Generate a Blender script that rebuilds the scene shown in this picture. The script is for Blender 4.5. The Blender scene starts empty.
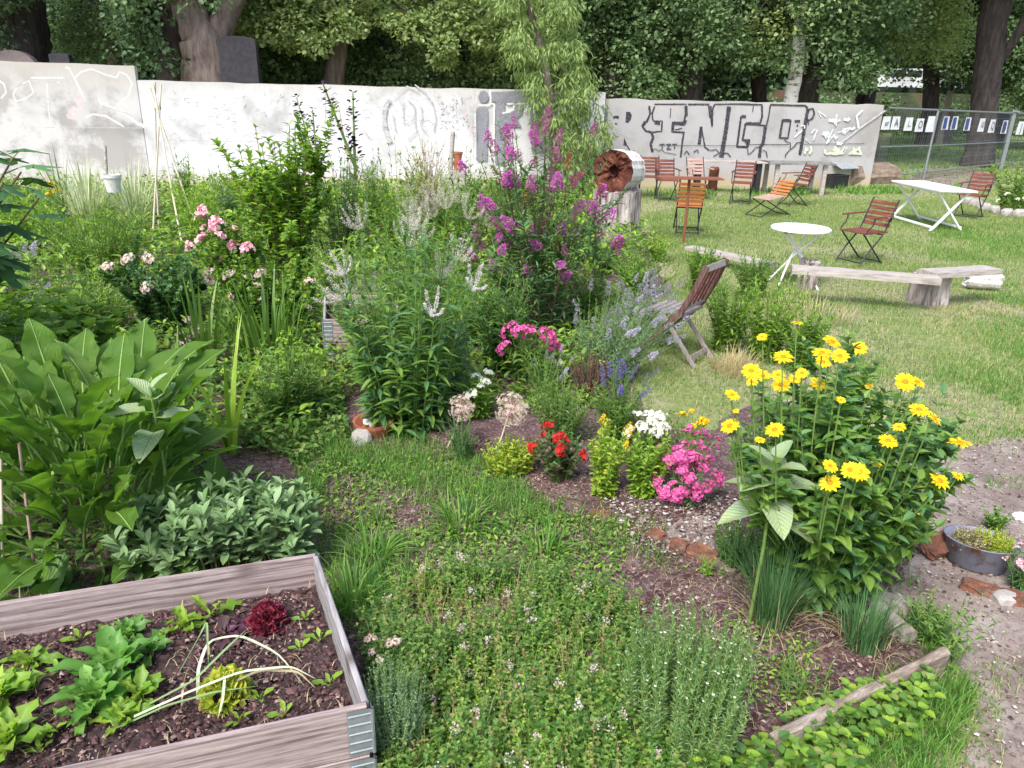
import bpy, bmesh, math
import numpy as np
from mathutils import Vector, Matrix
S = bpy.context.scene
COL = S.collection
rng = np.random.default_rng(7)
R_ = math.radians

# ---------------------------------------------------------------- camera
CH, FPX, PITCH, ROLL = 2.15, 760.0, R_(21.02), R_(1.3)
F_ = np.array([0, math.cos(PITCH), -math.sin(PITCH)])
R0 = np.array([1.0, 0, 0]); U0 = np.array([0, math.sin(PITCH), math.cos(PITCH)])
RR = math.cos(ROLL) * R0 + math.sin(ROLL) * U0
UU = -math.sin(ROLL) * R0 + math.cos(ROLL) * U0
camd = bpy.data.cameras.new('camera'); cam = bpy.data.objects.new('camera', camd); COL.objects.link(cam)
cam.matrix_world = Matrix(((RR[0], UU[0], -F_[0], 0), (RR[1], UU[1], -F_[1], 0), (RR[2], UU[2], -F_[2], CH), (0, 0, 0, 1)))
camd.sensor_width = 36; camd.lens = FPX / 1024 * 36; camd.clip_end = 2000; camd.clip_start = 0.05
S.camera = cam
# ---------------------------------------------------------------- sky, sun, exposure
SUN_EL, SUN_AZ = 52, 208          # azimuth measured clockwise from +Y (behind and to the left)
w = bpy.data.worlds.new('World'); S.world = w; w.use_nodes = True
nt = w.node_tree; bg = nt.nodes['Background']; sky = nt.nodes.new('ShaderNodeTexSky')
sky.sky_type = 'NISHITA'; sky.sun_disc = False; sky.sun_elevation = R_(SUN_EL); sky.sun_rotation = R_(SUN_AZ)
sky.air_density = 1.0; sky.dust_density = 3.0; sky.ozone_density = 1.0
nt.links.new(sky.outputs[0], bg.inputs[0]); bg.inputs[1].default_value = 0.15
sl = bpy.data.lights.new('sun', 'SUN'); sl.energy = 2.0; sl.angle = R_(20); sl.color = (1, .98, .95)
so = bpy.data.objects.new('sun', sl); COL.objects.link(so)
sd = Vector((math.sin(R_(SUN_AZ)) * math.cos(R_(SUN_EL)), math.cos(R_(SUN_AZ)) * math.cos(R_(SUN_EL)), math.sin(R_(SUN_EL))))
so.rotation_euler = sd.to_track_quat('Z', 'Y').to_euler()
so.location = (0, -5, 12)
vs = S.view_settings; vs.view_transform = 'Standard'; vs.look = 'None'; vs.gamma = 1; vs.use_curve_mapping = False
vs.exposure = 1.1

# ---------------------------------------------------------------- pixel <-> place helpers
def ray(px, py): return F_ + (px - 512) / FPX * RR - (py - 384) / FPX * UU
def P(px, py, z=0.0):
    d = ray(px, py); t = (z - CH) / d[2]; return np.array([d[0] * t, d[1] * t, z])
def PY(px, py, Y):
    d = ray(px, py); t = Y / d[1]; return np.array([d[0] * t, Y, CH + d[2] * t])
def top(px, py, base): return PY(px, py, base[1])[2]
def ppm(b):   # pixels per metre at a place
    return FPX / float(np.dot(np.array([b[0], b[1], b[2] - CH]), F_))

# ---------------------------------------------------------------- materials
def newmat(name):
    m = bpy.data.materials.new(name); m.use_nodes = True
    return m, m.node_tree, m.node_tree.nodes['Principled BSDF']
def ramp(nt, fac, cols, pos=None, interp='LINEAR'):
    r = nt.nodes.new('ShaderNodeValToRGB'); cr = r.color_ramp; cr.interpolation = interp
    n = len(cols); pos = pos or [i / (n - 1) for i in range(n)]
    while len(cr.elements) < n: cr.elements.new(.5)
    for e, p, c in zip(cr.elements, pos, cols): e.position = p; e.color = (*c, 1)
    nt.links.new(fac, r.inputs[0]); return r.outputs[0]
def noise(nt, scale, detail=6, rough=.6, stretch=None, coord='Object', loc=None):
    tc = nt.nodes.new('ShaderNodeTexCoord'); n = nt.nodes.new('ShaderNodeTexNoise')
    n.inputs['Scale'].default_value = scale; n.inputs['Detail'].default_value = detail; n.inputs['Roughness'].default_value = rough
    mp = nt.nodes.new('ShaderNodeMapping')
    if stretch: mp.inputs['Scale'].default_value = stretch
    if loc: mp.inputs['Location'].default_value = loc
    nt.links.new(tc.outputs[coord], mp.inputs[0]); nt.links.new(mp.outputs[0], n.inputs['Vector'])
    return n.outputs['Fac']
def mixc(nt, fac, a, b, mode='MIX'):
    m = nt.nodes.new('ShaderNodeMix'); m.data_type = 'RGBA'; m.blend_type = mode
    for s, v in ((0, fac), (6, a), (7, b)):
        if hasattr(v, 'links'): nt.links.new(v, m.inputs[s])
        elif s == 0: m.inputs[s].default_value = v
        else: m.inputs[s].default_value = (*v, 1)
    return m.outputs[2]
def bump(nt, b, h, strength=.4, dist=.01):
    n = nt.nodes.new('ShaderNodeBump'); n.inputs['Strength'].default_value = strength; n.inputs['Distance'].default_value = dist
    nt.links.new(h, n.inputs['Height']); nt.links.new(n.outputs[0], b.inputs['Normal'])
def m_leaf(name, cols, trans=.3, rough=.45, spec=.4):
    m, nt, b = newmat(name); g = nt.nodes.new('ShaderNodeNewGeometry')
    c = ramp(nt, g.outputs['Random Per Island'], cols)
    nt.links.new(c, b.inputs['Base Color']); b.inputs['Roughness'].default_value = rough; b.inputs['Specular IOR Level'].default_value = spec
    t = nt.nodes.new('ShaderNodeBsdfTranslucent'); mx = nt.nodes.new('ShaderNodeMixShader'); mx.inputs[0].default_value = trans
    br = mixc(nt, 1.0, c, (1.0, 1.0, .55), 'MULTIPLY'); sc = mixc(nt, .5, br, br, 'ADD'); nt.links.new(sc, t.inputs[0])
    nt.links.new(b.outputs[0], mx.inputs[1]); nt.links.new(t.outputs[0], mx.inputs[2])
    nt.links.new(mx.outputs[0], nt.nodes['Material Output'].inputs[0]); return m
def m_plain(name, c, rough=.6, metal=0, spec=.4, var=.25, scale=25):
    m, nt, b = newmat(name); f = noise(nt, scale, 4)
    d = tuple(x * (1 - var) for x in c)
    nt.links.new(ramp(nt, f, [d, c], [.35, .65]), b.inputs['Base Color'])
    b.inputs['Roughness'].default_value = rough; b.inputs['Metallic'].default_value = metal; b.inputs['Specular IOR Level'].default_value = spec
    return m
def m_noise(name, cols, pos=None, scale=8, stretch=None, rough=.8, bmp=.4, bd=.01, detail=8, fine=None, finescale=60, nr=.65):
    m, nt, b = newmat(name); f = noise(nt, scale, detail, nr, stretch)
    c = ramp(nt, f, cols, pos or [.3 + .4 * i / (len(cols) - 1) for i in range(len(cols))])
    if fine: 
        g = noise(nt, finescale, 4, .7, stretch, loc=(3, 1, 7)); c = mixc(nt, ramp(nt, g, [(0, 0, 0), (1, 1, 1)], [.5, .68]), c, fine)
    nt.links.new(c, b.inputs['Base Color']); b.inputs['Roughness'].default_value = rough; b.inputs['Specular IOR Level'].default_value = .25
    h = noise(nt, scale * 3, 8, .7, stretch); bump(nt, b, h, bmp, bd); return m

M = {}
def m_vein(name, cols, freq=26, slope=.75, trans=.3, rough=.45, spec=.4, line=.35, bst=.5):
    m, nt, b = newmat(name); uv = nt.nodes.new('ShaderNodeUVMap'); sp = nt.nodes.new('ShaderNodeSeparateXYZ'); nt.links.new(uv.outputs[0], sp.inputs[0])
    def mt(op, a, c=None):
        n = nt.nodes.new('ShaderNodeMath'); n.operation = op
        for i, v in enumerate((a, c)):
            if v is None: continue
            if hasattr(v, 'links'): nt.links.new(v, n.inputs[i])
            else: n.inputs[i].default_value = v
        return n.outputs[0]
    ab = mt('ABSOLUTE', sp.outputs[0]); nz = noise(nt, 30, 3); ph = mt('ADD', mt('MULTIPLY', mt('SUBTRACT', sp.outputs[1], mt('MULTIPLY', ab, slope)), freq * 6.283 / 2), mt('MULTIPLY', nz, 3.0)); w_ = mt('POWER', mt('ABSOLUTE', mt('SINE', ph)), .5)
    oi = nt.nodes.new('ShaderNodeNewGeometry'); c = ramp(nt, oi.outputs['Random Per Island'], cols); lite = mixc(nt, 1.0, c, (1.9, 1.6, 1.7), 'MULTIPLY'); vf = mt('MULTIPLY', mt('SUBTRACT', 1.0, w_), line); c = mixc(nt, vf, c, lite)
    big = noise(nt, 6, 4, .6); c = mixc(nt, ramp(nt, big, [(0, 0, 0), (.6, .6, .6)], [.45, .7]), c, mixc(nt, 1.0, c, (1.5, 1.15, .6), 'MULTIPLY'))
    sp2 = noise(nt, 38, 3, .6, loc=(9, 3, 1)); c = mixc(nt, ramp(nt, sp2, [(0, 0, 0), (1, 1, 1)], [.70, .74]), c, (.22, .13, .05))
    nt.links.new(c, b.inputs['Base Color']); b.inputs['Roughness'].default_value = rough; b.inputs['Specular IOR Level'].default_value = spec
    h = mt('ADD', mt('MULTIPLY', w_, .7), mt('MULTIPLY', nz, .8)); bump(nt, b, h, bst, .012)
    t = nt.nodes.new('ShaderNodeBsdfTranslucent'); mx = nt.nodes.new('ShaderNodeMixShader'); mx.inputs[0].default_value = trans; br = mixc(nt, 1.0, c, (1.6, 1.8, .7), 'MULTIPLY'); nt.links.new(br, t.inputs[0]); nt.links.new(b.outputs[0], mx.inputs[1]); nt.links.new(t.outputs[0], mx.inputs[2]); nt.links.new(mx.outputs[0], nt.nodes['Material Output'].inputs[0]); return m
def leaf_uv(me, T, wmax):
    V = T[0]; n = len(V); co = np.zeros((len(me.vertices), 2)); co[:n] = np.stack([V[:, 0] / (wmax / 2), V[:, 1]], 1); k = len(me.vertices)
    li = np.empty(len(me.loops), np.int32); me.loops.foreach_get('vertex_index', li); u = me.uv_layers.new(name='UVMap'); u.data.foreach_set('uv', co[li].ravel().astype(np.float32))
M['grassy'] = m_leaf('grass_blades', [(.07, .16, .03), (.12, .25, .05), (.20, .33, .08), (.33, .38, .14), (.50, .45, .26)], .35, .6)
M['grass_lush'] = m_leaf('grass_lush', [(.055, .15, .025), (.10, .25, .035), (.17, .33, .06), (.25, .38, .10)], .4, .5)
M['straw'] = m_leaf('dry_straw', [(.45, .36, .2), (.6, .5, .3), (.3, .24, .13)], .3, .7)
M['g_mid'] = m_leaf('leaf_mid_green', [(.055, .13, .02), (.095, .205, .032), (.15, .275, .05), (.23, .36, .075)], .35)
M['g_deep'] = m_leaf('leaf_deep_green', [(.035, .09, .025), (.06, .15, .035), (.10, .20, .05)], .3)
M['g_lime'] = m_leaf('leaf_lime', [(.14, .28, .03), (.24, .40, .045), (.36, .50, .07)], .4)
M['g_yellow'] = m_leaf('leaf_yellow_green', [(.26, .36, .035), (.42, .48, .06), (.55, .55, .08)], .35)
M['g_grey'] = m_leaf('leaf_grey_green', [(.11, .19, .10), (.17, .27, .15), (.24, .34, .21)], .2, .7, .2)
M['g_sage'] = m_leaf('leaf_sage', [(.13, .23, .085), (.20, .31, .135), (.28, .40, .21)], .2, .75, .15)
M['g_blue'] = m_leaf('leaf_blue_green', [(.045, .12, .04), (.08, .19, .065), (.12, .25, .09)], .2, .55)
M['g_horse'] = m_leaf('leaf_horseradish', [(.05, .15, .018), (.085, .22, .025), (.15, .31, .045)], .35, .45, .35)
M['g_olive'] = m_leaf('leaf_olive', [(.20, .22, .05), (.30, .27, .09), (.36, .20, .12), (.22, .32, .08)], .3, .6)
M['g_savory'] = m_leaf('leaf_savory', [(.12, .24, .08), (.20, .34, .12), (.30, .42, .20)], .3, .6)
M['v_horse'] = m_vein('horseradish_leaf', [(.05, .15, .02), (.09, .22, .03), (.15, .30, .05), (.24, .38, .07)], 22, .8, bst=.9)
M['v_squash'] = m_vein('squash_leaf', [(.06, .15, .03), (.10, .22, .05)], 8, .9)
M['v_pale'] = m_vein('sunflower_leaf', [(.24, .34, .20), (.32, .43, .27)], 9, .5, .25, .7, .2)
M['v_dock'] = m_vein('dock_leaf', [(.05, .12, .03), (.07, .16, .04)], 10, .8)
M['g_salad'] = m_leaf('leaf_salad', [(.09, .23, .04), (.15, .33, .06), (.25, .44, .09)], .35, .45)
M['g_bronze'] = m_leaf('leaf_bronze', [(.10, .07, .05), (.16, .13, .08), (.12, .20, .07)], .25)
M['g_straggle'] = m_leaf('leaf_herb', [(.06, .15, .035), (.10, .22, .045), (.17, .29, .06), (.30, .34, .10)], .35, .5)
M['variegated'] = m_leaf('leaf_variegated', [(.2, .3, .12), (.55, .6, .42), (.72, .74, .6)], .3, .6)
M['rib'] = m_plain('leaf_midrib', (.22, .36, .09), .5)
M['stem'] = m_plain('green_stem', (.16, .26, .06), .6)
M['stem_brown'] = m_noise('woody_stem', [(.10, .065, .04), (.2, .14, .09)], scale=20)
M['straw_stem'] = m_plain('dry_stem', (.55, .48, .33), .8)
M['t_dark'] = m_leaf('tree_leaf_dark', [(.04, .08, .038), (.08, .145, .065), (.14, .22, .11)], .25, .5, .35)
M['t_mid'] = m_leaf('tree_leaf_mid', [(.07, .13, .055), (.13, .215, .09), (.23, .32, .155)], .3, .5, .35)
M['t_lime'] = m_leaf('tree_leaf_lime', [(.14, .22, .08), (.27, .36, .13), (.46, .53, .26)], .35, .5, .35)
M['willow'] = m_leaf('willow_leaf', [(.13, .21, .06), (.24, .34, .11), (.38, .46, .19)], .35, .5, .35)
def m_fl(name, cols): return m_leaf(name, cols, .3, .6, .2)
M['f_yellow'] = m_fl('petal_yellow', [(.72, .46, .01), (.86, .60, .015), (.92, .72, .04)])
M['f_orange'] = m_fl('flower_disc', [(.55, .25, .01), (.75, .42, .02)])
M['f_purple'] = m_fl('floret_purple', [(.34, .05, .30), (.52, .11, .46), (.66, .24, .58)])
M['f_rust'] = m_fl('floret_spent', [(.25, .08, .06), (.4, .15, .1)])
M['f_magenta'] = m_fl('petal_magenta', [(.50, .05, .25), (.68, .13, .40), (.80, .35, .60)])
M['f_pink'] = m_fl('petal_pink', [(.8, .35, .5), (.85, .5, .62), (.9, .72, .78)])
M['f_palepink'] = m_fl('petal_pale_pink', [(.60, .46, .44), (.74, .64, .58)])
M['f_allium'] = m_fl('allium_centre', [(.40, .12, .24), (.55, .3, .4)]); M['f_white'] = m_fl('petal_white', [(.75, .75, .72), (.85, .85, .85)])
M['f_lilac'] = m_fl('floret_pale_lilac', [(.54, .47, .56), (.66, .60, .67), (.76, .71, .75)])
M['f_lav'] = m_fl('floret_lavender', [(.33, .29, .47), (.46, .42, .58), (.56, .52, .66)])
M['f_blue'] = m_fl('floret_blue', [(.12, .10, .33), (.22, .19, .45)])
M['f_red'] = m_fl('petal_red', [(.35, .015, .015), (.6, .04, .03)])
M['f_dark'] = m_fl('flower_dark_purple', [(.03, .012, .04), (.07, .03, .08)])
M['f_oregano'] = m_fl('floret_oregano', [(.55, .42, .46), (.7, .58, .6)])
M['lollo_red'] = m_leaf('lettuce_red', [(.10, .01, .025), (.2, .02, .05), (.26, .05, .06)], .25, .35)
M['lollo_dark'] = m_leaf('lettuce_dark', [(.05, .012, .03), (.09, .03, .05), (.07, .05, .04)], .2, .35)
M['wood_grey'] = m_noise('weathered_board', [(.20, .15, .14), (.38, .31, .28), (.47, .40, .36)], scale=5, stretch=(.7, 9, 9), bmp=.25, bd=.004)
M['board_x'] = m_noise('bed_board_long', [(.14, .10, .095), (.32, .245, .235), (.42, .34, .33)], [.33, .5, .66], scale=3.2, stretch=(.35, 6, 7), bmp=.35, bd=.004, fine=(.20, .16, .16), finescale=9)
M['board_y'] = m_noise('bed_board_cross', [(.13, .12, .13), (.27, .25, .26), (.37, .34, .34)], [.33, .5, .66], scale=3.2, stretch=(6, .35, 7), bmp=.35, bd=.004, fine=(.20, .17, .18), finescale=9)
def m_board(name, ax, cols):
    m, nt, b = newmat(name); tc = nt.nodes.new('ShaderNodeTexCoord'); mp = nt.nodes.new('ShaderNodeMapping'); mp.inputs['Scale'].default_value = (.22, 1, 1) if ax == 0 else (1, .22, 1)
    w_ = nt.nodes.new('ShaderNodeTexWave'); w_.bands_direction = 'Z'; w_.inputs['Scale'].default_value = 9; w_.inputs['Distortion'].default_value = 7; w_.inputs['Detail'].default_value = 4; w_.inputs['Detail Scale'].default_value = 1.3; w_.inputs['Detail Roughness'].default_value = .6
    nt.links.new(tc.outputs['Object'], mp.inputs[0]); nt.links.new(mp.outputs[0], w_.inputs['Vector']); st = (.6, 14, 26) if ax == 0 else (14, .6, 26)
    f = noise(nt, 4, 8, .7, st); gr = nt.nodes.new('ShaderNodeMath'); gr.operation = 'MULTIPLY_ADD'; nt.links.new(w_.outputs['Fac'], gr.inputs[0]); gr.inputs[1].default_value = .13; h2 = nt.nodes.new('ShaderNodeMath'); h2.operation = 'MULTIPLY'; nt.links.new(f, h2.inputs[0]); h2.inputs[1].default_value = .95; nt.links.new(h2.outputs[0], gr.inputs[2])
    c = ramp(nt, gr.outputs[0], cols, [.38, .53, .68]); st2 = noise(nt, 2.2, 6, .7, loc=(4, 4, 4)); c = mixc(nt, ramp(nt, st2, [(0, 0, 0), (.75, .75, .75)], [.52, .72]), c, (.16, .12, .10))
    kn = nt.nodes.new('ShaderNodeTexVoronoi'); kn.inputs['Scale'].default_value = 2.3; nt.links.new(tc.outputs['Object'], kn.inputs['Vector']); c = mixc(nt, ramp(nt, kn.outputs['Distance'], [(.85, .85, .85), (.3, .3, .3), (0, 0, 0)], [.05, .11, .17]), c, (.07, .045, .04))
    nt.links.new(c, b.inputs['Base Color']); b.inputs['Roughness'].default_value = .85; bump(nt, b, gr.outputs[0], .5, .006); return m
M['board_x'] = m_board('bed_board_far', 0, [(.13, .095, .09), (.29, .225, .215), (.41, .335, .325)]); M['board_y'] = m_board('bed_board_side', 1, [(.13, .12, .12), (.27, .25, .25), (.38, .36, .36)])
M['wood_pale'] = m_noise('pale_weathered_wood', [(.20, .17, .15), (.38, .34, .31), (.50, .46, .43)], scale=4, stretch=(1, 8, 8), bmp=.35)
M['wood_red'] = m_noise('red_brown_slat', [(.07, .022, .018), (.15, .048, .036), (.25, .105, .082)], scale=6, stretch=(1, 8, 8), bmp=.2)
M['wood_orange'] = m_noise('orange_slat', [(.30, .10, .035), (.46, .18, .06)], scale=6, stretch=(1, 8, 8), bmp=.2)
M['wood_faded'] = m_noise('faded_slat', [(.34, .2, .16), (.5, .36, .31)], scale=6, stretch=(1, 8, 8), bmp=.2)
M['wood_dark'] = m_noise('dark_brown_wood', [(.05, .024, .022), (.11, .055, .048), (.2, .14, .125)], scale=6, stretch=(8, 8, 1), bmp=.2)
M['wood_silver'] = m_noise('silver_wood', [(.17, .14, .135), (.34, .30, .29)], scale=6, stretch=(8, 8, 1), bmp=.2)
M['bamboo'] = m_noise('bamboo', [(.5, .42, .32), (.68, .60, .5)], scale=6, bmp=.1)
M['bark'] = m_noise('bark', [(.02, .017, .017), (.055, .045, .043), (.10, .085, .08)], scale=3, stretch=(3, 3, .5), bmp=1, bd=.05)
M['bark_brown'] = m_noise('bark_brown', [(.10, .075, .068), (.20, .155, .14), (.30, .24, .21)], scale=3, stretch=(3, 3, .5), bmp=1, bd=.05)
M['bark_birch'] = m_noise('bark_birch', [(.05, .05, .05), (.62, .6, .58), (.7, .68, .66)], [.36, .44, .7], scale=3, stretch=(1, 1, 4), bmp=.4)
M['stump'] = m_noise('stump_side', [(.10, .07, .065), (.34, .29, .27), (.56, .50, .47)], [.36, .5, .62], scale=3, stretch=(5, 5, .6), bmp=1, bd=.03)
M['rot'] = m_noise('rotten_wood', [(.025, .012, .012), (.11, .032, .022), (.25, .10, .06)], [.3, .5, .7], scale=7, bmp=1, bd=.04)
M['birch_log'] = m_noise('log_bark_white', [(.22, .16, .12), (.60, .57, .53), (.76, .74, .71)], [.30, .45, .65], scale=4, stretch=(1, 1, 3), bmp=1, bd=.03)
M['metal_dark'] = m_plain('dark_metal', (.035, .035, .04), .5, .3)
M['metal_grey'] = m_plain('galvanised_metal', (.30, .33, .35), .5, .5)
M['rust'] = m_plain('rusty_metal', (.24, .08, .045), .8)
M['white_paint'] = m_plain('white_paint', (.82, .82, .84), .4, 0, .4, .08)
M['pot_white'] = m_plain('pot_white', (.6, .6, .6), .6, 0, .4, .1)
M['terracotta'] = m_noise('terracotta', [(.3, .09, .05), (.5, .17, .1)], scale=9, bmp=.2)
M['brick'] = m_noise('brick', [(.10, .05, .035), (.25, .10, .06), (.38, .22, .16)], scale=16, bmp=1, bd=.02, fine=(.13, .11, .08), finescale=18)
M['brick_dark'] = m_noise('brick_mossy', [(.12, .10, .07), (.26, .2, .15)], scale=14, bmp=.8)
M['stone'] = m_noise('grey_stone', [(.26, .24, .22), (.45, .42, .4)], scale=10, bmp=.6)
M['concrete'] = m_noise('edging_concrete', [(.20, .16, .135), (.32, .28, .25), (.42, .38, .35)], scale=9, bmp=.7, fine=(.2, .18, .15), finescale=40)
M['edge_wood'] = m_noise('edging_board', [(.14, .10, .075), (.27, .21, .17), (.46, .42, .38)], [.36, .5, .66], scale=5, stretch=(1, 6, 6), bmp=.6, fine=(.16, .14, .10), finescale=20)
M['enamel'] = m_noise('enamel_grey', [(.16, .17, .22), (.24, .25, .31)], scale=5, rough=.4, bmp=.05, fine=(.12, .06, .04), finescale=12)
M['graves'] = m_noise('dark_granite', [(.03, .028, .034), (.06, .055, .065)], scale=8, bmp=.1, rough=.5)
M['grave_light'] = m_noise('brown_granite', [(.15, .12, .125), (.22, .18, .18)], scale=8, bmp=.1, rough=.6)
M['black'] = m_plain('black_plastic', (.02, .02, .022), .5)
M['paint_black'] = m_noise('spray_black', [(.02, .02, .024), (.05, .05, .06)], scale=12, bmp=0, fine=(.16, .16, .17), finescale=30)
M['paint_silver'] = m_noise('spray_silver', [(.19, .19, .23), (.27, .27, .31)], scale=6, bmp=0, fine=(.42, .42, .44), finescale=45)
M['paint_grey'] = m_noise('spray_grey', [(.33, .32, .33), (.55, .54, .54)], scale=9, bmp=0, fine=(.72, .71, .7), finescale=30)
M['paint_white'] = m_noise('spray_white', [(.68, .68, .67), (.80, .80, .79)], scale=9, bmp=0, fine=(.55, .54, .53), finescale=30)
M['paint_faded'] = m_noise('spray_faded_white', [(.58, .57, .55), (.70, .69, .67)], scale=9, bmp=0, fine=(.52, .51, .49), finescale=25)
M['paint_blue'] = m_noise('spray_pale_blue', [(.5, .56, .6), (.74, .76, .77)], scale=9, bmp=0)
M['paint_green'] = m_noise('spray_pale_green', [(.48, .55, .38), (.65, .66, .55)], scale=9, bmp=0)
M['paint_pink'] = m_noise('spray_faded_pink', [(.55, .40, .42), (.66, .57, .57)], scale=9, bmp=0)
M['paper'] = m_plain('poster_paper', (.75, .76, .78), .6, 0, .3, .06)
M['paper_ink'] = m_plain('poster_ink', (.05, .05, .07), .6)
M['paper_blue'] = m_plain('poster_blue', (.06, .09, .3), .6)
M['glass_dark'] = m_plain('vehicle_glass', (.03, .035, .045), .1, 0, .6)
M['car_white'] = m_plain('vehicle_white', (.75, .76, .78), .3, 0, .5, .05)
M['tyre'] = m_plain('tyre', (.03, .03, .03), .8)
M['soil'] = m_noise('garden_soil_mat', [(.05, .026, .027), (.12, .065, .064), (.21, .135, .13)], scale=10, bmp=1, bd=.03, fine=(.33, .27, .25), finescale=55)
M['bedsoil'] = m_noise('bed_soil_mat', [(.028, .016, .017), (.075, .045, .045), (.13, .085, .08)], scale=14, bmp=1, bd=.03, fine=(.17, .12, .11), finescale=50)
M['path'] = m_noise('path_mat', [(.13, .095, .08), (.24, .195, .17), (.35, .305, .275)], scale=3.5, bmp=.8, bd=.02, fine=(.14, .10, .09), finescale=40)
M['bank'] = m_noise('bank_mat', [(.03, .04, .02), (.06, .08, .035), (.12, .06, .045)], [.4, .55, .68], scale=.5, bmp=1, bd=.3)
M['ground'] = None
def mk_ground():
    m, nt, b = newmat('lawn_mat')
    f = noise(nt, .55, 6, .6); f2 = noise(nt, 14, 8, .75, loc=(5, 2, 0))
    g = ramp(nt, f2, [(.09, .12, .03), (.19, .23, .07), (.30, .30, .13)], [.3, .5, .7])
    d = ramp(nt, f2, [(.18, .15, .08), (.33, .28, .19), (.42, .37, .28)], [.3, .5, .7])
    c = mixc(nt, ramp(nt, f, [(0, 0, 0), (1, 1, 1)], [.42, .6]), g, d)
    nt.links.new(c, b.inputs['Base Color']); b.inputs['Roughness'].default_value = .95
    bump(nt, b, f2, .8, .03); return m
M['ground'] = mk_ground()
def mk_wall(name, base, dirt, amt):
    m, nt, b = newmat(name)
    f = noise(nt, 1.1, 8, .65); c = ramp(nt, f, [base, tuple(x * .93 for x in base), dirt], [.35, .5, amt])
    f2 = noise(nt, 9, 6, .8, loc=(2, 0, 0)); c = mixc(nt, ramp(nt, f2, [(0, 0, 0), (1, 1, 1)], [.61, .70]), c, tuple(x * .62 for x in base))
    tc = nt.nodes.new('ShaderNodeTexCoord'); sx = nt.nodes.new('ShaderNodeSeparateXYZ'); nt.links.new(tc.outputs['Object'], sx.inputs[0])
    f3 = noise(nt, 3, 6, .7, (4, 4, .5)); ad = nt.nodes.new('ShaderNodeMath'); ad.operation = 'MULTIPLY_ADD'
    nt.links.new(f3, ad.inputs[0]); ad.inputs[1].default_value = .5; nt.links.new(sx.outputs[2], ad.inputs[2])
    mr = nt.nodes.new('ShaderNodeMapRange'); mr.inputs[1].default_value = 2.0; mr.inputs[2].default_value = 2.75
    nt.links.new(ad.outputs[0], mr.inputs[0]); c = mixc(nt, mr.outputs[0], c, (.45, .42, .38))
    mr2 = nt.nodes.new('ShaderNodeMapRange'); mr2.inputs[1].default_value = .65; mr2.inputs[2].default_value = .25
    nt.links.new(ad.outputs[0], mr2.inputs[0]); c = mixc(nt, mr2.outputs[0], c, (.45, .36, .22))
    nt.links.new(c, b.inputs['Base Color']); b.inputs['Roughness'].default_value = .85
    bump(nt, b, f2, .3, .01); return m
M['wall_white'] = mk_wall('wall_whitewash', (.70, .70, .705), (.46, .45, .445), .66)
M['wall_grey'] = mk_wall('wall_concrete', (.42, .405, .405), (.31, .29, .28), .66)
M['wall_left'] = mk_wall('wall_faded_paint', (.60, .585, .57), (.38, .36, .345), .58)
M['trough'] = m_noise('stained_concrete', [(.14, .10, .08), (.27, .2, .15), (.4, .33, .27)], scale=3, stretch=(1, 1, 3), bmp=.5)
M['slate'] = m_noise('grey_table_top', [(.10, .10, .10), (.21, .20, .19), (.3, .29, .27)], scale=6, bmp=.3)

# ---------------------------------------------------------------- mesh accumulator
def nrm(a): return a / np.maximum(np.linalg.norm(a, axis=-1, keepdims=True), 1e-9)
class G:
    def __init__(s): s.V = []; s.L = []; s.T = []; s.MI = []; s.n = 0
    def add(s, V, F, mi=0):
        V = np.asarray(V, float).reshape(-1, 3); F = np.asarray(F, int)
        s.V.append(V); s.L.append((F + s.n).ravel()); s.T.append(np.full(len(F), F.shape[1])); s.MI.append(np.full(len(F), mi)); s.n += len(V); return s
    def join(s, o, off=(0, 0, 0), mi=None):
        V = np.concatenate(o.V) + np.array(off); s.V.append(V); s.L.append(np.concatenate(o.L) + s.n); s.T.append(np.concatenate(o.T))
        m_ = np.concatenate(o.MI); s.MI.append(m_ if mi is None else np.full(len(m_), mi)); s.n += len(V)
    def mesh(s, name, mats, smooth=False):
        me = bpy.data.meshes.new(name)
        V = np.concatenate(s.V); L = np.concatenate(s.L); T = np.concatenate(s.T); MI = np.concatenate(s.MI)
        me.vertices.add(len(V)); me.vertices.foreach_set('co', V.ravel().astype(np.float32))
        me.loops.add(len(L)); me.loops.foreach_set('vertex_index', L.astype(np.int32))
        me.polygons.add(len(T)); st = np.concatenate([[0], np.cumsum(T)[:-1]])
        me.polygons.foreach_set('loop_start', st.astype(np.int32)); me.polygons.foreach_set('loop_total', T.astype(np.int32))
        me.polygons.foreach_set('material_index', MI.astype(np.int32)); me.polygons.foreach_set('use_smooth', np.full(len(T), smooth))
        for m in (mats if isinstance(mats, (list, tuple)) else [mats]): me.materials.append(M[m] if isinstance(m, str) else m)
        me.update(calc_edges=True); return me
    def build(s, name, mats, parent=None, smooth=False, loc=None, rotz=0):
        o = bpy.data.objects.new(name, s.mesh(name, mats, smooth)); COL.objects.link(o)
        if parent: o.parent = parent
        if loc is not None: o.location = tuple(loc)
        o.rotation_euler.z = rotz; return o
def tag(o, label=None, cat=None, group=None, kind=None):
    if label: o['label'] = label
    if cat: o['category'] = cat
    if group: o['group'] = group
    if kind: o['kind'] = kind
    return o
def thing(name, label, cat, loc=(0, 0, 0), rotz=0, group=None):
    o = bpy.data.objects.new(name, None); COL.objects.link(o); o.location = tuple(loc); o.rotation_euler.z = rotz; o.empty_display_size = .1
    return tag(o, label, cat, group)
def inst(name, me, parent, loc=(0, 0, 0), rot=None, sc=1.0):
    o = bpy.data.objects.new(name, me); COL.objects.link(o); o.parent = parent; o.location = tuple(loc)
    if rot is not None: o.rotation_mode = 'QUATERNION'; o.rotation_quaternion = rot
    o.scale = (sc, sc, sc) if np.isscalar(sc) else sc; return o
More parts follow.
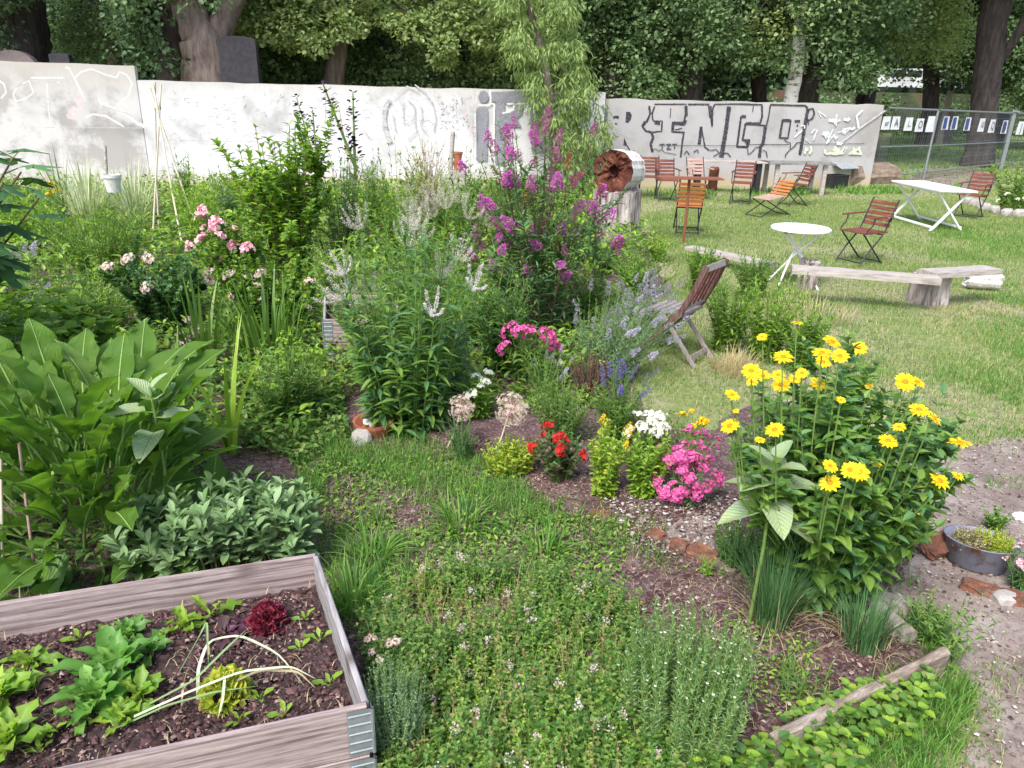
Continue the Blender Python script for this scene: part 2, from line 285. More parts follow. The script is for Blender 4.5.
def dup(root, loc, rotz, label=None, group=None):
    r = root.copy(); COL.objects.link(r); r.location = tuple(loc); r.rotation_euler.z = rotz
    if label: r['label'] = label
    if group: r['group'] = group
    for ch in list(root.children):
        c = ch.copy(); COL.objects.link(c); c.parent = r
        for g in list(ch.children): d = g.copy(); COL.objects.link(d); d.parent = c
    return r

# shapes -----------------------------------------------------------------
def box(g, c, s, rot=None, mi=0):
    c = np.array(c, float); h = np.array(s, float) / 2
    V = np.array([[x, y, z] for x in (-1, 1) for y in (-1, 1) for z in (-1, 1)], float) * h
    if rot is not None: V = V @ np.array(rot).T
    V += c; F = [[0, 1, 3, 2], [4, 6, 7, 5], [0, 4, 5, 1], [2, 3, 7, 6], [0, 2, 6, 4], [1, 5, 7, 3]]
    g.add(V, F, mi); return g
def rz(a): c, s = math.cos(a), math.sin(a); return np.array([[c, -s, 0], [s, c, 0], [0, 0, 1]])
def rx(a): c, s = math.cos(a), math.sin(a); return np.array([[1, 0, 0], [0, c, -s], [0, s, c]])
def ry(a): c, s = math.cos(a), math.sin(a); return np.array([[c, 0, s], [0, 1, 0], [-s, 0, c]])
def beam(g, a, b, w_, t_, mi=0, up=(0, 0, 1)):
    """a bar of width w_ (sideways) and thickness t_ between a and b, edges chamfered"""
    a = np.array(a, float); b = np.array(b, float); d = nrm(b - a); s = np.cross(d, up)
    if np.linalg.norm(s) < 1e-3: s = np.cross(d, (0, 1, 0))
    s = nrm(s); n = np.cross(s, d); k = .18 * min(w_, t_); w_, t_ = w_ / 2, t_ / 2
    prof = [(-w_ + k, -t_), (w_ - k, -t_), (w_, -t_ + k), (w_, t_ - k), (w_ - k, t_), (-w_ + k, t_), (-w_, t_ - k), (-w_, -t_ + k)]
    V = [p + s * x + n * y for p in (a, b) for x, y in prof]
    g.add(V, [[i, (i + 1) % 8, 8 + (i + 1) % 8, 8 + i] for i in range(8)], mi)
    g.add(V[:8], [list(range(7, -1, -1))], mi); g.add(V[8:], [list(range(8))], mi); return g
def tubes(g, Pa, r0, r1=None, sides=4, mi=0):
    """Pa (S,K,3) paths; radii taper r0->r1 (scalars or (S,))"""
    Pa = np.asarray(Pa, float)
    if Pa.ndim == 2: Pa = Pa[None]
    S_, K, _ = Pa.shape; r1 = r0 if r1 is None else r1
    T = np.gradient(Pa, axis=1); T = nrm(T); ref = np.where(np.abs(T[..., 2:3]) > .9, np.array([1.0, 0, 0]), np.array([0, 0, 1.0]))
    A = nrm(np.cross(T, ref)); B = np.cross(T, A); t = np.linspace(0, 1, K)[None, :]
    r = np.broadcast_to(np.asarray(r0, float).reshape(-1, 1), (S_, 1)) * (1 - t) + np.broadcast_to(np.asarray(r1, float).reshape(-1, 1), (S_, 1)) * t
    an = np.arange(sides) * 2 * np.pi / sides
    V = Pa[:, :, None, :] + r[:, :, None, None] * (A[:, :, None, :] * np.cos(an)[None, None, :, None] + B[:, :, None, :] * np.sin(an)[None, None, :, None])
    V = V.reshape(-1, 3); k = np.arange(K - 1); s = np.arange(sides)
    a = (k[:, None] * sides + s[None]).ravel(); b = (k[:, None] * sides + (s[None] + 1) % sides).ravel()
    F1 = np.stack([a, b, b + sides, a + sides], 1); F = (F1[None] + (np.arange(S_) * K * sides)[:, None, None]).reshape(-1, 4)
    g.add(V, F, mi); return g
def tube(g, pts, r, r1=None, sides=8, mi=0):
    tubes(g, np.array(pts, float)[None], r, r1, sides, mi)
    return g
def lathe(g, prof, n=24, mi=0, c=(0, 0, 0), wob=0, cap=True):
    prof = np.array(prof, float); K = len(prof); an = np.arange(n) * 2 * np.pi / n
    wv = 1 + wob * (np.sin(an * 3 + 1) + .6 * np.sin(an * 5 + 2) + .5 * np.sin(an * 8))
    V = np.stack([prof[:, 0:1] * (np.cos(an) * wv)[None], prof[:, 0:1] * (np.sin(an) * wv)[None], np.repeat(prof[:, 1:2], n, 1)], -1).reshape(-1, 3) + np.array(c)
    F = [[k * n + i, k * n + (i + 1) % n, (k + 1) * n + (i + 1) % n, (k + 1) * n + i] for k in range(K - 1) for i in range(n)]
    g.add(V, F, mi); return g
def scatter(g, T, pos, fwd, up, sc, mi=0):
    """T=(V,F) leaf template: x across, y along, z normal"""
    V, F = T; pos = np.asarray(pos, float); N = len(pos)
    if N == 0: return g
    fwd = nrm(np.broadcast_to(fwd, pos.shape).astype(float)); rt = np.cross(fwd, np.broadcast_to(up, pos.shape))
    bad = np.linalg.norm(rt, axis=1) < 1e-3; rt[bad] = (1, 0, 0); rt = nrm(rt); n = np.cross(rt, fwd)
    sc = np.asarray(sc, float); sc = np.broadcast_to(sc.reshape(-1, 1) if sc.ndim < 2 else sc, (N, 3)) if sc.ndim > 0 else np.full((N, 3), sc)
    W = pos[:, None, :] + V[None, :, 0:1] * sc[:, None, 0:1] * rt[:, None] + V[None, :, 1:2] * sc[:, None, 1:2] * fwd[:, None] + V[None, :, 2:3] * sc[:, None, 2:3] * n[:, None]
    g.add(W.reshape(-1, 3), (F[None] + (np.arange(N) * len(V))[:, None, None]).reshape(-1, F.shape[1]), mi); return g
def leafT(w_=.5, K=4, fold=.25, droop=.25, shape='ovate', wav=0.0, petiole=0.0, cols=3, seed=0):
    t = np.linspace(0, 1, K + 1); 
    if shape == 'ovate': W = np.sin(np.pi * t ** .75) ** .8
    elif shape == 'lance': W = np.sin(np.pi * t ** .85) ** 1.1
    elif shape == 'obov': W = np.sin(np.pi * t ** 1.5) ** .8
    elif shape == 'heart': W = np.clip((1 - t) ** .75 * (t + .05) ** .28 * 1.6, 0, 1)
    else: W = 1 - t ** 2
    W = W * w_ / 2; W[-1] = 0.004; W[0] = max(W[0], .012)
    u = np.linspace(-1, 1, cols); r = np.random.default_rng(seed)
    X = u[None] * W[:, None]; Y = (t * (1 - petiole) + petiole)[:, None] + 0 * X
    Z = np.abs(u)[None] * W[:, None] * fold * 2 - droop * (Y ** 2)
    if wav: Z = Z + wav * np.sin(t * 21 + r.random() * 6)[:, None] * u[None] ** 2 + wav * .5 * np.sin(t * 33 + 1)[:, None] * u[None] ** 3
    V = np.stack([X, Y * np.ones_like(X), Z], -1).reshape(-1, 3)
    F = [[k * cols + i, k * cols + i + 1, (k + 1) * cols + i + 1, (k + 1) * cols + i] for k in range(K) for i in range(cols - 1)]
    return V, np.array(F)
T_QUAD = (np.array([[0, 0, 0], [.32, .45, .08], [0, 1, -.08], [-.32, .45, .08]], float), np.array([[0, 1, 2, 3]]))
T_SLIM = (np.array([[0, 0, 0], [.13, .45, .03], [0, 1, -.12], [-.13, .45, .03]], float), np.array([[0, 1, 2, 3]]))
T_WIDE = (np.array([[0, 0, 0], [.42, .3, .1], [.3, .75, .06], [0, 1, -.1], [-.3, .75, .06], [-.42, .3, .1]], float), np.array([[0, 1, 2, 3], [0, 3, 4, 5]]))
T_OV = leafT(.5, 4); T_LAN = leafT(.26, 4, .2, .3, 'lance'); T_LAN2 = leafT(.18, 4, .2, .35, 'lance'); T_HEART = leafT(.75, 4, .2, .3, 'heart')
T_ROUND = leafT(.85, 4, .12, .12, 'ovate'); T_OBOV = leafT(.42, 5, .2, .3, 'obov')
def rdir(n, el0=-20, el1=60):
    a = rng.random(n) * 2 * np.pi; e = np.radians(rng.uniform(el0, el1, n)); return np.stack([np.cos(a) * np.cos(e), np.sin(a) * np.cos(e), np.sin(e)], 1)
def vnoise(x, y, s=1.0, seed=0):
    r = np.random.default_rng(seed); o = 0 * x
    for k in range(6):
        a = r.random() * 6.28; f = s * (1 + k * .7); o = o + np.sin((x * math.cos(a) + y * math.sin(a)) * f + r.random() * 6.28) / (1 + k * .4)
    return o / 3
def inpoly(x, y, poly):
    c = np.zeros(len(x), bool); n = len(poly)
    for i in range(n):
        x1, y1 = poly[i][:2]; x2, y2 = poly[(i + 1) % n][:2]
        m = ((y1 > y) != (y2 > y)) & (x < (x2 - x1) * (y - y1) / (y2 - y1 + 1e-12) + x1); c ^= m
    return c
def pxpoly(pts): return [P(a, b)[:2] for a, b in pts]
def sample(poly, n):
    a = np.array(poly); lo, hi = a.min(0), a.max(0); x = rng.uniform(lo[0], hi[0], n); y = rng.uniform(lo[1], hi[1], n)
    m = inpoly(x, y, poly); return x[m], y[m]
def blades(g, base, H, W, lean, mi=0, K=3, az=None, bend=.6):
    """curved tapering strips: base (N,3), H length, lean = horizontal reach share"""
    N = len(base)
    if N == 0: return g
    az = rng.random(N) * 2 * np.pi if az is None else az; H = np.broadcast_to(H, N); W = np.broadcast_to(W, N); lean = np.broadcast_to(lean, N)
    d = np.stack([np.cos(az), np.sin(az), 0 * az], 1); s = np.stack([-np.sin(az), np.cos(az), 0 * az], 1)
    t = np.linspace(0, 1, K + 1)[None, :, None]; l = lean[:, None, None]; h = H[:, None, None]
    c = base[:, None] + d[:, None] * (h * l * (t ** 1.6)) + np.array([0, 0, 1.0]) * h * (t * np.sqrt(np.clip(1 - l ** 2 * .6, .1, 1)) - bend * l * t ** 3)
    wd = (W[:, None, None] / 2) * (1 - t ** 2.2) ; 
    Lf = c - s[:, None] * wd; Rt = c + s[:, None] * wd
    V = np.stack([Lf, Rt], 2)[:, :, :, :]            # N,K+1,2,3
    V = V.reshape(N, -1, 3); V = np.concatenate([V[:, :2 * K], c[:, -1:]], 1); nv = 2 * K + 1
    Fq = np.array([[2 * k, 2 * k + 1, 2 * k + 3, 2 * k + 2] for k in range(K - 1)]).reshape(-1, 4)
    off = (np.arange(N) * nv)[:, None, None]
    n0 = g.n; Vf = V.reshape(-1, 3)
    g.V.append(Vf)
    if len(Fq): Q = (Fq[None] + off).reshape(-1, 4); g.L.append((Q + n0).ravel()); g.T.append(np.full(len(Q), 4)); g.MI.append(np.full(len(Q), mi))
    Tr = (np.array([[[2 * K - 2, 2 * K - 1, 2 * K]]]) + off).reshape(-1, 3); g.L.append((Tr + n0).ravel()); g.T.append(np.full(len(Tr), 3)); g.MI.append(np.full(len(Tr), mi)); g.n += len(Vf)
    return g
def clump_tuft(g, x, y, n, H, W, lean, spread, mi=0, K=4, z=0, bend=.6):
    a = rng.random(n) * 6.28; r = spread * np.sqrt(rng.random(n)); b = np.stack([x + r * np.cos(a), y + r * np.sin(a), np.full(n, z)], 1)
    blades(g, b, H * rng.uniform(.55, 1.05, n), W * rng.uniform(.7, 1.2, n), np.clip(lean * rng.uniform(.2, 1.5, n), 0, .95), mi, K, az=a + rng.normal(0, .6, n), bend=bend)

# ================================================================ SETTING
g = G(); g.add([[-400, -60, 0], [400, -60, 0], [400, 500, 0], [-400, 500, 0]], [[0, 1, 2, 3]])
tag(g.build('ground', 'ground'), kind='structure')
def patch(name, poly, mat, h=.02, rough=.012, cell=.09, seed=1, edge=.35):
    """a slightly heaped sheet whose rim sinks into the ground along a ragged line"""
    a = np.array(poly); lo, hi = a.min(0) - .3, a.max(0) + .3
    nx, ny = int((hi[0] - lo[0]) / cell) + 2, int((hi[1] - lo[1]) / cell) + 2
    X, Y = np.meshgrid(np.linspace(lo[0], hi[0], nx), np.linspace(lo[1], hi[1], ny)); x, y = X.ravel(), Y.ravel()
    ins = inpoly(x, y, poly); D = np.full(len(x), 9.0)
    for i in range(len(a)):
        p, q = a[i], a[(i + 1) % len(a)]; v = q - p; t = np.clip(((x - p[0]) * v[0] + (y - p[1]) * v[1]) / (v @ v + 1e-9), 0, 1)
        D = np.minimum(D, np.hypot(x - p[0] - t * v[0], y - p[1] - t * v[1]))
    D = np.where(ins, D, -D) + .12 * vnoise(x, y, 5, seed) * edge / .35
    z = np.clip(D / edge, -1, 1) * h + rough * vnoise(x, y, 14, seed + 1) * (D > 0) + rough * .8 * rng.normal(0, .5, len(x)) * (D > 0)
    z = np.where(D > 0, np.maximum(z, .006), np.minimum(z, -.004)); k = np.arange(ny - 1)[:, None] * nx + np.arange(nx - 1)[None]; k = k.ravel()
    keep = np.maximum.reduce([D[k], D[k + 1], D[k + nx], D[k + nx + 1]]) > -.02; k = k[keep]
    gg = G(); gg.add(np.stack([x, y, z], 1), np.stack([k, k + 1, k + nx + 1, k + nx], 1))
    return tag(gg.build(name, mat, smooth=True), kind='structure')
garden_px = [(-250, 900), (-250, 196), (600, 192), (632, 215), (660, 255), (665, 300), (640, 345), (632, 400), (655, 430), (720, 432), (745, 400), (800, 400), (880, 455), (905, 520), (915, 610), (950, 650), (780, 735), (600, 900)]
garden = pxpoly(garden_px); patch('garden_soil', garden, 'soil', .02, .014, .1, 3)
path_px = [(915, 640), (895, 590), (900, 520), (930, 470), (960, 448), (1060, 430), (1200, 600), (1200, 900), (940, 900), (958, 740), (972, 680)]
footp = pxpoly(path_px); patch('footpath', footp, 'path', .014, .006, .07, 8)
patch('worn_patch', pxpoly([(610, 515), (720, 505), (745, 540), (730, 575), (650, 560)]), 'path', .032, .006, .05, 11, .2)
patch('cemetery_path', pxpoly([(900, 186), (925, 168), (985, 170), (1010, 182), (960, 192)]), 'path', .03, .004, .25, 12)

# wall -------------------------------------------------------------------
wall = thing('graffiti_wall', 'long whitewashed concrete wall covered in faded graffiti behind the garden and tables', 'wall')
A0 = P(-330, 192.5); A1 = P(152, 190); A2 = P(600, 188); B0 = P(604, 187.6); B1 = P(872, 186)
def panel(a, b, pxt, pyt, mat, thick=.16, topr=None):
    za = PY(pxt[0], pyt[0], a[1])[2]; zb = PY(pxt[1], pyt[1], b[1])[2]; d = nrm(b - a); n = np.array([-d[1], d[0], 0]); L = np.linalg.norm(b - a); K = max(int(L / .35), 2)
    gg = G(); t = np.linspace(0, 1, K + 1); jit = rng.normal(0, .008, K + 1); base = a + (b - a) * t[:, None]; zt = za + (zb - za) * t + jit
    V = np.concatenate([base + [0, 0, -.1], base * [1, 1, 0] + np.stack([0 * t, 0 * t, zt], 1), base * [1, 1, 0] + n * thick + np.stack([0 * t, 0 * t, zt], 1), base + n * thick + [0, 0, -.1]])
    m_ = K + 1; F = [[j * m_ + i, j * m_ + i + 1, (j + 1) * m_ + i + 1, (j + 1) * m_ + i] for j in range(3) for i in range(K)]
    gg.add(V, F); gg.add(V[[0, m_, 2 * m_, 3 * m_]], [[0, 1, 2, 3]]); gg.add(V[[K, m_ + K, 2 * m_ + K, 3 * m_ + K]], [[3, 2, 1, 0]])
    gg.build('wall_panel', mat, wall); return a, b, n
A1b = A1 + (A1 - A0) * .004
panel(A0, A1, (-330, 150), (47, 66), 'wall_left', .24)
SEGA = panel(A1 + nrm(A2 - A1) * .004 + np.array([0, .012, 0]), A2 + np.array([0, .012, 0]), (154, 600), (80.5, 92), 'wall_white', .2)
SEGB = panel(B0 + np.array([0, .16, 0]), B1 + np.array([0, .16, 0]), (604, 886), (98.5, 105), 'wall_grey', .2)
SEGL = (A0, A1, SEGA[2])
_lay = [0]
def wp(seg, px, py, off):
    a, b, n = seg; d = ray(px, py); o = np.array([0, 0, CH]); t = ((a - o) @ n) / (d @ n); return o + d * t - n * off
def stroke(seg, pts, wpx, mat, name='graffiti', jit=.25, close=False, z=None, gg=None, sc=None):
    """spray stroke: a ribbon of paint following points read on the wall"""
    if sc: pts = [(sc[0] + x / 6.827, sc[1] + y / 6.827) for x, y in pts]
    pts = np.array(pts + ([pts[0]] if close else []), float); out = [pts[0]]
    for p, q in zip(pts[:-1], pts[1:]):
        k = max(int(np.linalg.norm(q - p) / 1.3), 1); out += [p + (q - p) * (i + 1) / k for i in range(k)]
    c = np.array(out); c[1:-1] += rng.normal(0, jit * .3, c[1:-1].shape); T = nrm(np.gradient(c, axis=0)); N = np.stack([-T[:, 1], T[:, 0]], 1)
    W = wpx / 2 * (1 + rng.normal(0, jit * .35, len(c)))[:, None]; _lay[0] += 1; off = .004 + .0003 * _lay[0]
    Lp = c + N * W; Rp = c - N * W
    V = [wp(seg, x, y, off) for x, y in Lp] + [wp(seg, x, y, off) for x, y in Rp]; n = len(c)
    own = gg is None; gg = gg or G(); gg.add(V, [[i, i + 1, n + i + 1, n + i] for i in range(n - 1)])
    if own: return gg.build(name, mat, wall)
def blob(seg, pts, mat, name='graffiti', sc=None, gg=None):
    if sc: pts = [(sc[0] + x / 6.827, sc[1] + y / 6.827) for x, y in pts]
    _lay[0] += 1; off = .004 + .0003 * _lay[0]; V = [wp(seg, x, y, off) for x, y in pts]; own = gg is None; gg = gg or G(); gg.add(V, [list(range(len(V)))])
    if own: return gg.build(name, mat, wall)
Z1 = (600, 90); Z2 = (740, 90)
gb = {k: G() for k in 'RINGO'}
def st(k, pts, wd, z=Z1, **kw): stroke(SEGB, pts, wd * 1.2, 'paint_black', gg=gb[k], sc=z, **kw)
# R
blob(SEGB, [(178, 148), (205, 150), (217, 172), (210, 203), (190, 226), (173, 220), (176, 180)], 'paint_black', sc=Z1, gg=gb['R'])
st('R', [(88, 190), (105, 183), (128, 188)], 2.2); st('R', [(98, 228), (118, 232)], 1.3)
st('R', [(335, 108), (342, 160), (322, 210), (290, 250), (312, 280), (352, 290)], 1.9); st('R', [(310, 215), (288, 248)], 2.6)
st('R', [(352, 290), (362, 325), (345, 372), (358, 425)], 2.2); blob(SEGB, [(165, 325), (188, 382), (158, 378)], 'paint_black', sc=Z1, gg=gb['R']); st('R', [(185, 382), (215, 432), (232, 412)], 1)
# I
st('I', [(372, 112), (356, 160), (358, 200), (372, 214), (424, 212), (420, 282), (355, 288)], 1.3); st('I', [(372, 224), (410, 228)], 2.6)
st('I', [(590, 108), (586, 150), (572, 222), (495, 222), (490, 285), (572, 290), (562, 350), (550, 460)], 1.5); st('I', [(500, 228), (572, 232), (582, 205)], 2.8); st('I', [(497, 240), (495, 280)], 2.2)
st('I', [(510, 272), (560, 262)], 1); st('I', [(482, 125), (478, 190)], .7); st('I', [(586, 110), (588, 180)], 2.4); st('I', [(370, 97), (590, 97)], 1.1)
# N
st('N', [(600, 98), (740, 98), (752, 150), (764, 250), (768, 130), (782, 98)], 1.4); st('N', [(748, 110), (756, 190)], 2.6); st('N', [(690, 250), (676, 372)], 2.4); st('N', [(690, 250), (716, 392), (742, 410)], 1.2)
st('N', [(880, 112), (862, 250), (842, 372)], 3.3); st('N', [(842, 372), (826, 460)], 3.8); st('N', [(782, 97), (885, 96)], 1)
# G
st('G', [(985, 176), (962, 182), (934, 386), (1002, 390), (1018, 350)], 1.7); st('G', [(40, 182), (12, 180)], 2.6, Z2); st('G', [(885, 95), (1024, 96)], 1.2); st('G', [(0, 96), (150, 100)], 1.2, Z2)
st('G', [(148, 100), (150, 180), (136, 226), (36, 232), (16, 342), (62, 342), (52, 386), (0, 388)], 1.7, Z2); st('G', [(40, 228), (134, 232)], 2.6, Z2); st('G', [(30, 352), (55, 350), (48, 378)], 2.4, Z2)
st('G', [(100, 236), (166, 242), (175, 250), (157, 360)], 1.2, Z2); st('G', [(172, 250), (156, 362), (140, 384), (130, 462)], 2.6, Z2); st('G', [(90, 108), (84, 150)], .7, Z2)
# O
st('O', [(206, 100), (192, 190), (176, 250)], 1.1, Z2); st('O', [(206, 100), (440, 106), (462, 122)], 1.4, Z2); st('O', [(462, 126), (440, 250), (418, 380), (406, 442)], 2.7, Z2)
st('O', [(288, 202), (345, 206), (325, 328), (266, 326)], 1.3, Z2, close=True); st('O', [(290, 206), (342, 208)], 2.2, Z2); st('O', [(288, 210), (270, 322)], 1.8, Z2)
st('O', [(370, 212), (408, 213)], 2.1, Z2); st('O', [(386, 240), (394, 246)], 1.6, Z2); st('O', [(382, 272), (388, 277)], 1.2, Z2)
st('O', [(450, 190), (470, 130), (496, 126), (506, 160), (490, 196), (468, 208), (452, 192)], 1.3, Z2); st('O', [(458, 205), (468, 240)], .8, Z2)
gr = G()
def sx(pts, wd, z=Z1): stroke(SEGB, pts, wd, 'paint_black', gg=gr, sc=z)
sx([(405, 371), (440, 369)], 1.1); sx([(424, 371), (422, 402)], 1); sx([(450, 371), (482, 369), (452, 404), (486, 402)], 1); sx([(490, 370), (524, 369)], 1.1); sx([(508, 371), (506, 403)], 1)
sx([(360, 410), (375, 400), (398, 415), (420, 405), (440, 425), (520, 440)], .6); sx([(570, 440), (590, 415), (608, 442)], .9); sx([(635, 424), (665, 406), (668, 430)], 1); sx([(732, 408), (762, 412), (790, 405), (812, 430), (772, 452)], .9)
sx([(832, 430), (870, 432), (890, 456)], 1); sx([(50, 400), (54, 440), (85, 420), (100, 395), (132, 390)], .9, Z2); sx([(152, 410), (176, 420), (184, 460)], .9, Z2)
sx([(300, 335), (320, 355), (342, 362), (340, 405), (310, 440), (306, 460)], .9, Z2); sx([(345, 405), (372, 380), (385, 360), (420, 358)], 1, Z2); sx([(400, 377), (940, 380)], .45); sx([(60, 372), (330, 372)], .7, Z2); sx([(418, 370), (850, 366)], .5, Z2)
gr.build('graffiti', 'paint_black', wall)
for k, v in gb.items(): v.build('graffiti_letter', 'paint_black', wall)
gq = G()
for k in range(15):
    x = 800 + rng.random() * 60; y = 112 + rng.random() * 28; stroke(SEGB, [(x, y), (x + rng.normal(0, 4), y + rng.normal(0, 3)), (x + rng.normal(0, 5), y + rng.normal(0, 4))], rng.uniform(.6, 1.8), '', gg=gq)
stroke(SEGB, [(858, 128), (856, 116), (862, 110)], 2.2, '', gg=gq); gq.build('graffiti', 'paint_blue', wall)
gq = G()
for x, y, a in ((828, 120, 3), (843, 119, 3), (822, 133, 4), (848, 128, 2.5), (836, 143, 3)): stroke(SEGB, [(x, y), (x + 4, y + 1), (x + 6, y - 1)], a, '', gg=gq)
gq.build('graffiti', 'paint_blue', wall)
gq = G()
for k in range(16):
    x = 805 + rng.random() * 55; stroke(SEGB, [(x, 146 + rng.random() * 4), (x + rng.normal(0, 3), 150 + rng.random() * 5), (x + rng.normal(0, 4), 154)], rng.uniform(1, 2.6), '', gg=gq)
gq.build('graffiti', 'paint_green', wall)
stroke(SEGB, [(670, 366), (730, 325), (840, 240), (985, 140)], 1.7, 'paint_grey', sc=Z2)
# silver letters
Z3 = (420, 70); gs = G()
blob(SEGA, [(432 + 36 * math.cos(a), 182 + 42 * math.sin(a)) for a in np.linspace(0, 6.1, 16)], '', sc=Z3, gg=gs)
blob(SEGA, [(390, 262), (462, 262), (458, 620), (388, 620)], '', sc=Z3, gg=gs)
gp_ = G()
blob(SEGA, [(487, 150), (735, 140), (742, 222), (578, 226), (572, 216), (487, 216)], '', sc=Z3, gg=gp_)
blob(SEGA, [(514, 216), (576, 216), (575, 640), (512, 640)], '', sc=Z3, gg=gp_)
blob(SEGA, [(640, 236), (700, 236), (692, 300), (660, 330), (690, 390), (576, 386), (576, 296), (615, 292), (636, 270)], '', sc=Z3, gg=gp_)
blob(SEGA, [(742, 160), (860, 160), (850, 560), (760, 560)], '', sc=Z3, gg=gp_)
gs.build('graffiti_letter', 'paint_silver', wall); gp_.build('graffiti_letter', 'paint_silver', wall)
gq = G()
for pts in ([(392, 240), (475, 240)], [(478, 135), (480, 230), (505, 232), (500, 560)], [(375, 255), (378, 600)], [(590, 232), (735, 228), (722, 290)], [(560, 296), (590, 288), (635, 272), (640, 240)]): stroke(SEGA, pts, 1.6, '', sc=Z3, gg=gq)
gq.build('graffiti', 'paint_white', wall)
Z4 = (290, 70); gq = G()
stroke(SEGA, [(680, 200), (650, 250), (640, 320), (650, 410), (685, 495)], 4.5, '', sc=Z4, gg=gq)
for pts in ([(850, 100), (920, 150), (975, 230), (995, 330), (980, 420)], [(770, 240), (775, 370)], [(720, 420), (700, 300)], [(800, 200), (850, 240), (850, 330), (790, 370)], [(890, 240), (900, 300), (890, 380), (930, 430)], [(850, 330), (860, 420), (800, 480)], [(700, 200), (800, 110), (880, 150)]):
    stroke(SEGA, pts, 1.1, '', sc=Z4, gg=gq)
for k in range(330):      # small scribbled tags and scuffs over the whitewash
    x = rng.uniform(165, 480); y = rng.uniform(92, 140); L = rng.uniform(1, 5); a = rng.random() * 6.28; b = a + rng.normal(0, 1.2)
    stroke(SEGA, [(x, y), (x + L * math.cos(a), y + L * math.sin(a) * .6), (x + L * math.cos(a) + L * math.cos(b), y + L * .6 * (math.sin(a) + math.sin(b)))], rng.uniform(.3, .8), '', gg=gq)
stroke(SEGA, [(160, 139.5), (260, 141.5), (330, 143)], .9, '', gg=gq); stroke(SEGA, [(326, 84), (325.5, 122)], 1.4, '', gg=gq); stroke(SEGA, [(474, 88), (472, 160)], .8, '', gg=gq)
gq.build('graffiti', 'paint_grey', wall)
gq = G()
for k in range(40):
    x = 440 + rng.random() * 28; y = 98 + rng.random() * 32; a = rng.random() * 6.3; stroke(SEGA, [(x, y), (x + 3 * math.cos(a), y + 3 * math.sin(a))], rng.uniform(.5, 1.1), '', gg=gq)
for k in range(70):
    x = rng.uniform(165, 475); y = rng.uniform(92, 128); a = rng.random() * 6.28; L = rng.uniform(1, 4); stroke(SEGA, [(x, y), (x + L * math.cos(a), y + L * .7 * math.sin(a)), (x + L * math.cos(a + 1) * 1.4, y + L * math.sin(a + 1))], rng.uniform(.3, .7), '', gg=gq)
gq.build('graffiti', 'paint_silver', wall)
gq = G(); stroke(SEGA, [(468, 105), (466, 112), (461, 118)], 1.8, '', gg=gq); stroke(SEGA, [(470, 120), (469, 136)], 1.2, '', gg=gq); gq.build('graffiti', 'paint_pink', wall)
Z5 = (0, 50); gq = G()
for pts, wd in (([(465, 120), (490, 125), (520, 180), (560, 260), (590, 330), (575, 400)], 2), ([(530, 190), (570, 150), (640, 130), (740, 170), (810, 190), (830, 150), (880, 170), (915, 230), (890, 310), (840, 350), (890, 390)], 2),
                ([(680, 340), (720, 370), (860, 430), (960, 500), (1000, 520)], 4), ([(600, 460), (650, 435), (740, 450), (860, 520)], 2.2), ([(230, 190), (450, 190)], 2), ([(110, 300), (130, 350), (200, 330), (250, 290), (220, 210), (150, 240), (110, 300)], 1.6), ([(340, 230), (350, 400), (365, 500)], 1.6), ([(0, 200), (50, 230), (65, 290), (30, 330)], 2)):
    stroke(SEGL, pts, wd * .8, '', sc=Z5, gg=gq)
gq.build('graffiti', 'paint_faded', wall)
gq = G(); 
for pts in ([(545, 280), (590, 330), (575, 405), (540, 370)], [(470, 440), (520, 380), (545, 420), (520, 470), (480, 465)]): blob(SEGL, pts, '', sc=Z5, gg=gq)
gq.build('graffiti', 'paint_pink', wall)
gq = G(); 
for pts, wd in (([(490, 300), (505, 200)], 1.1), ([(670, 320), (690, 365)], 1.4), ([(715, 378), (900, 440), (970, 500)], .8), ([(230, 525), (700, 527), (1000, 530)], .5), ([(130, 260), (200, 200), (330, 230), (360, 220), (450, 222)], .7)): stroke(SEGL, pts, wd, '', sc=Z5, gg=gq)
gq.build('graffiti', 'paint_grey', wall)

g = G(); g.add([(-60, 57, -.1), (120, 57, -.1), (120, 59.5, 2.7), (-60, 59.5, 2.7), (120, 90, 2.9), (-60, 90, 2.9)], [[0, 1, 2, 3], [3, 2, 4, 5]]); tag(g.build('embankment', 'bank'), kind='structure')
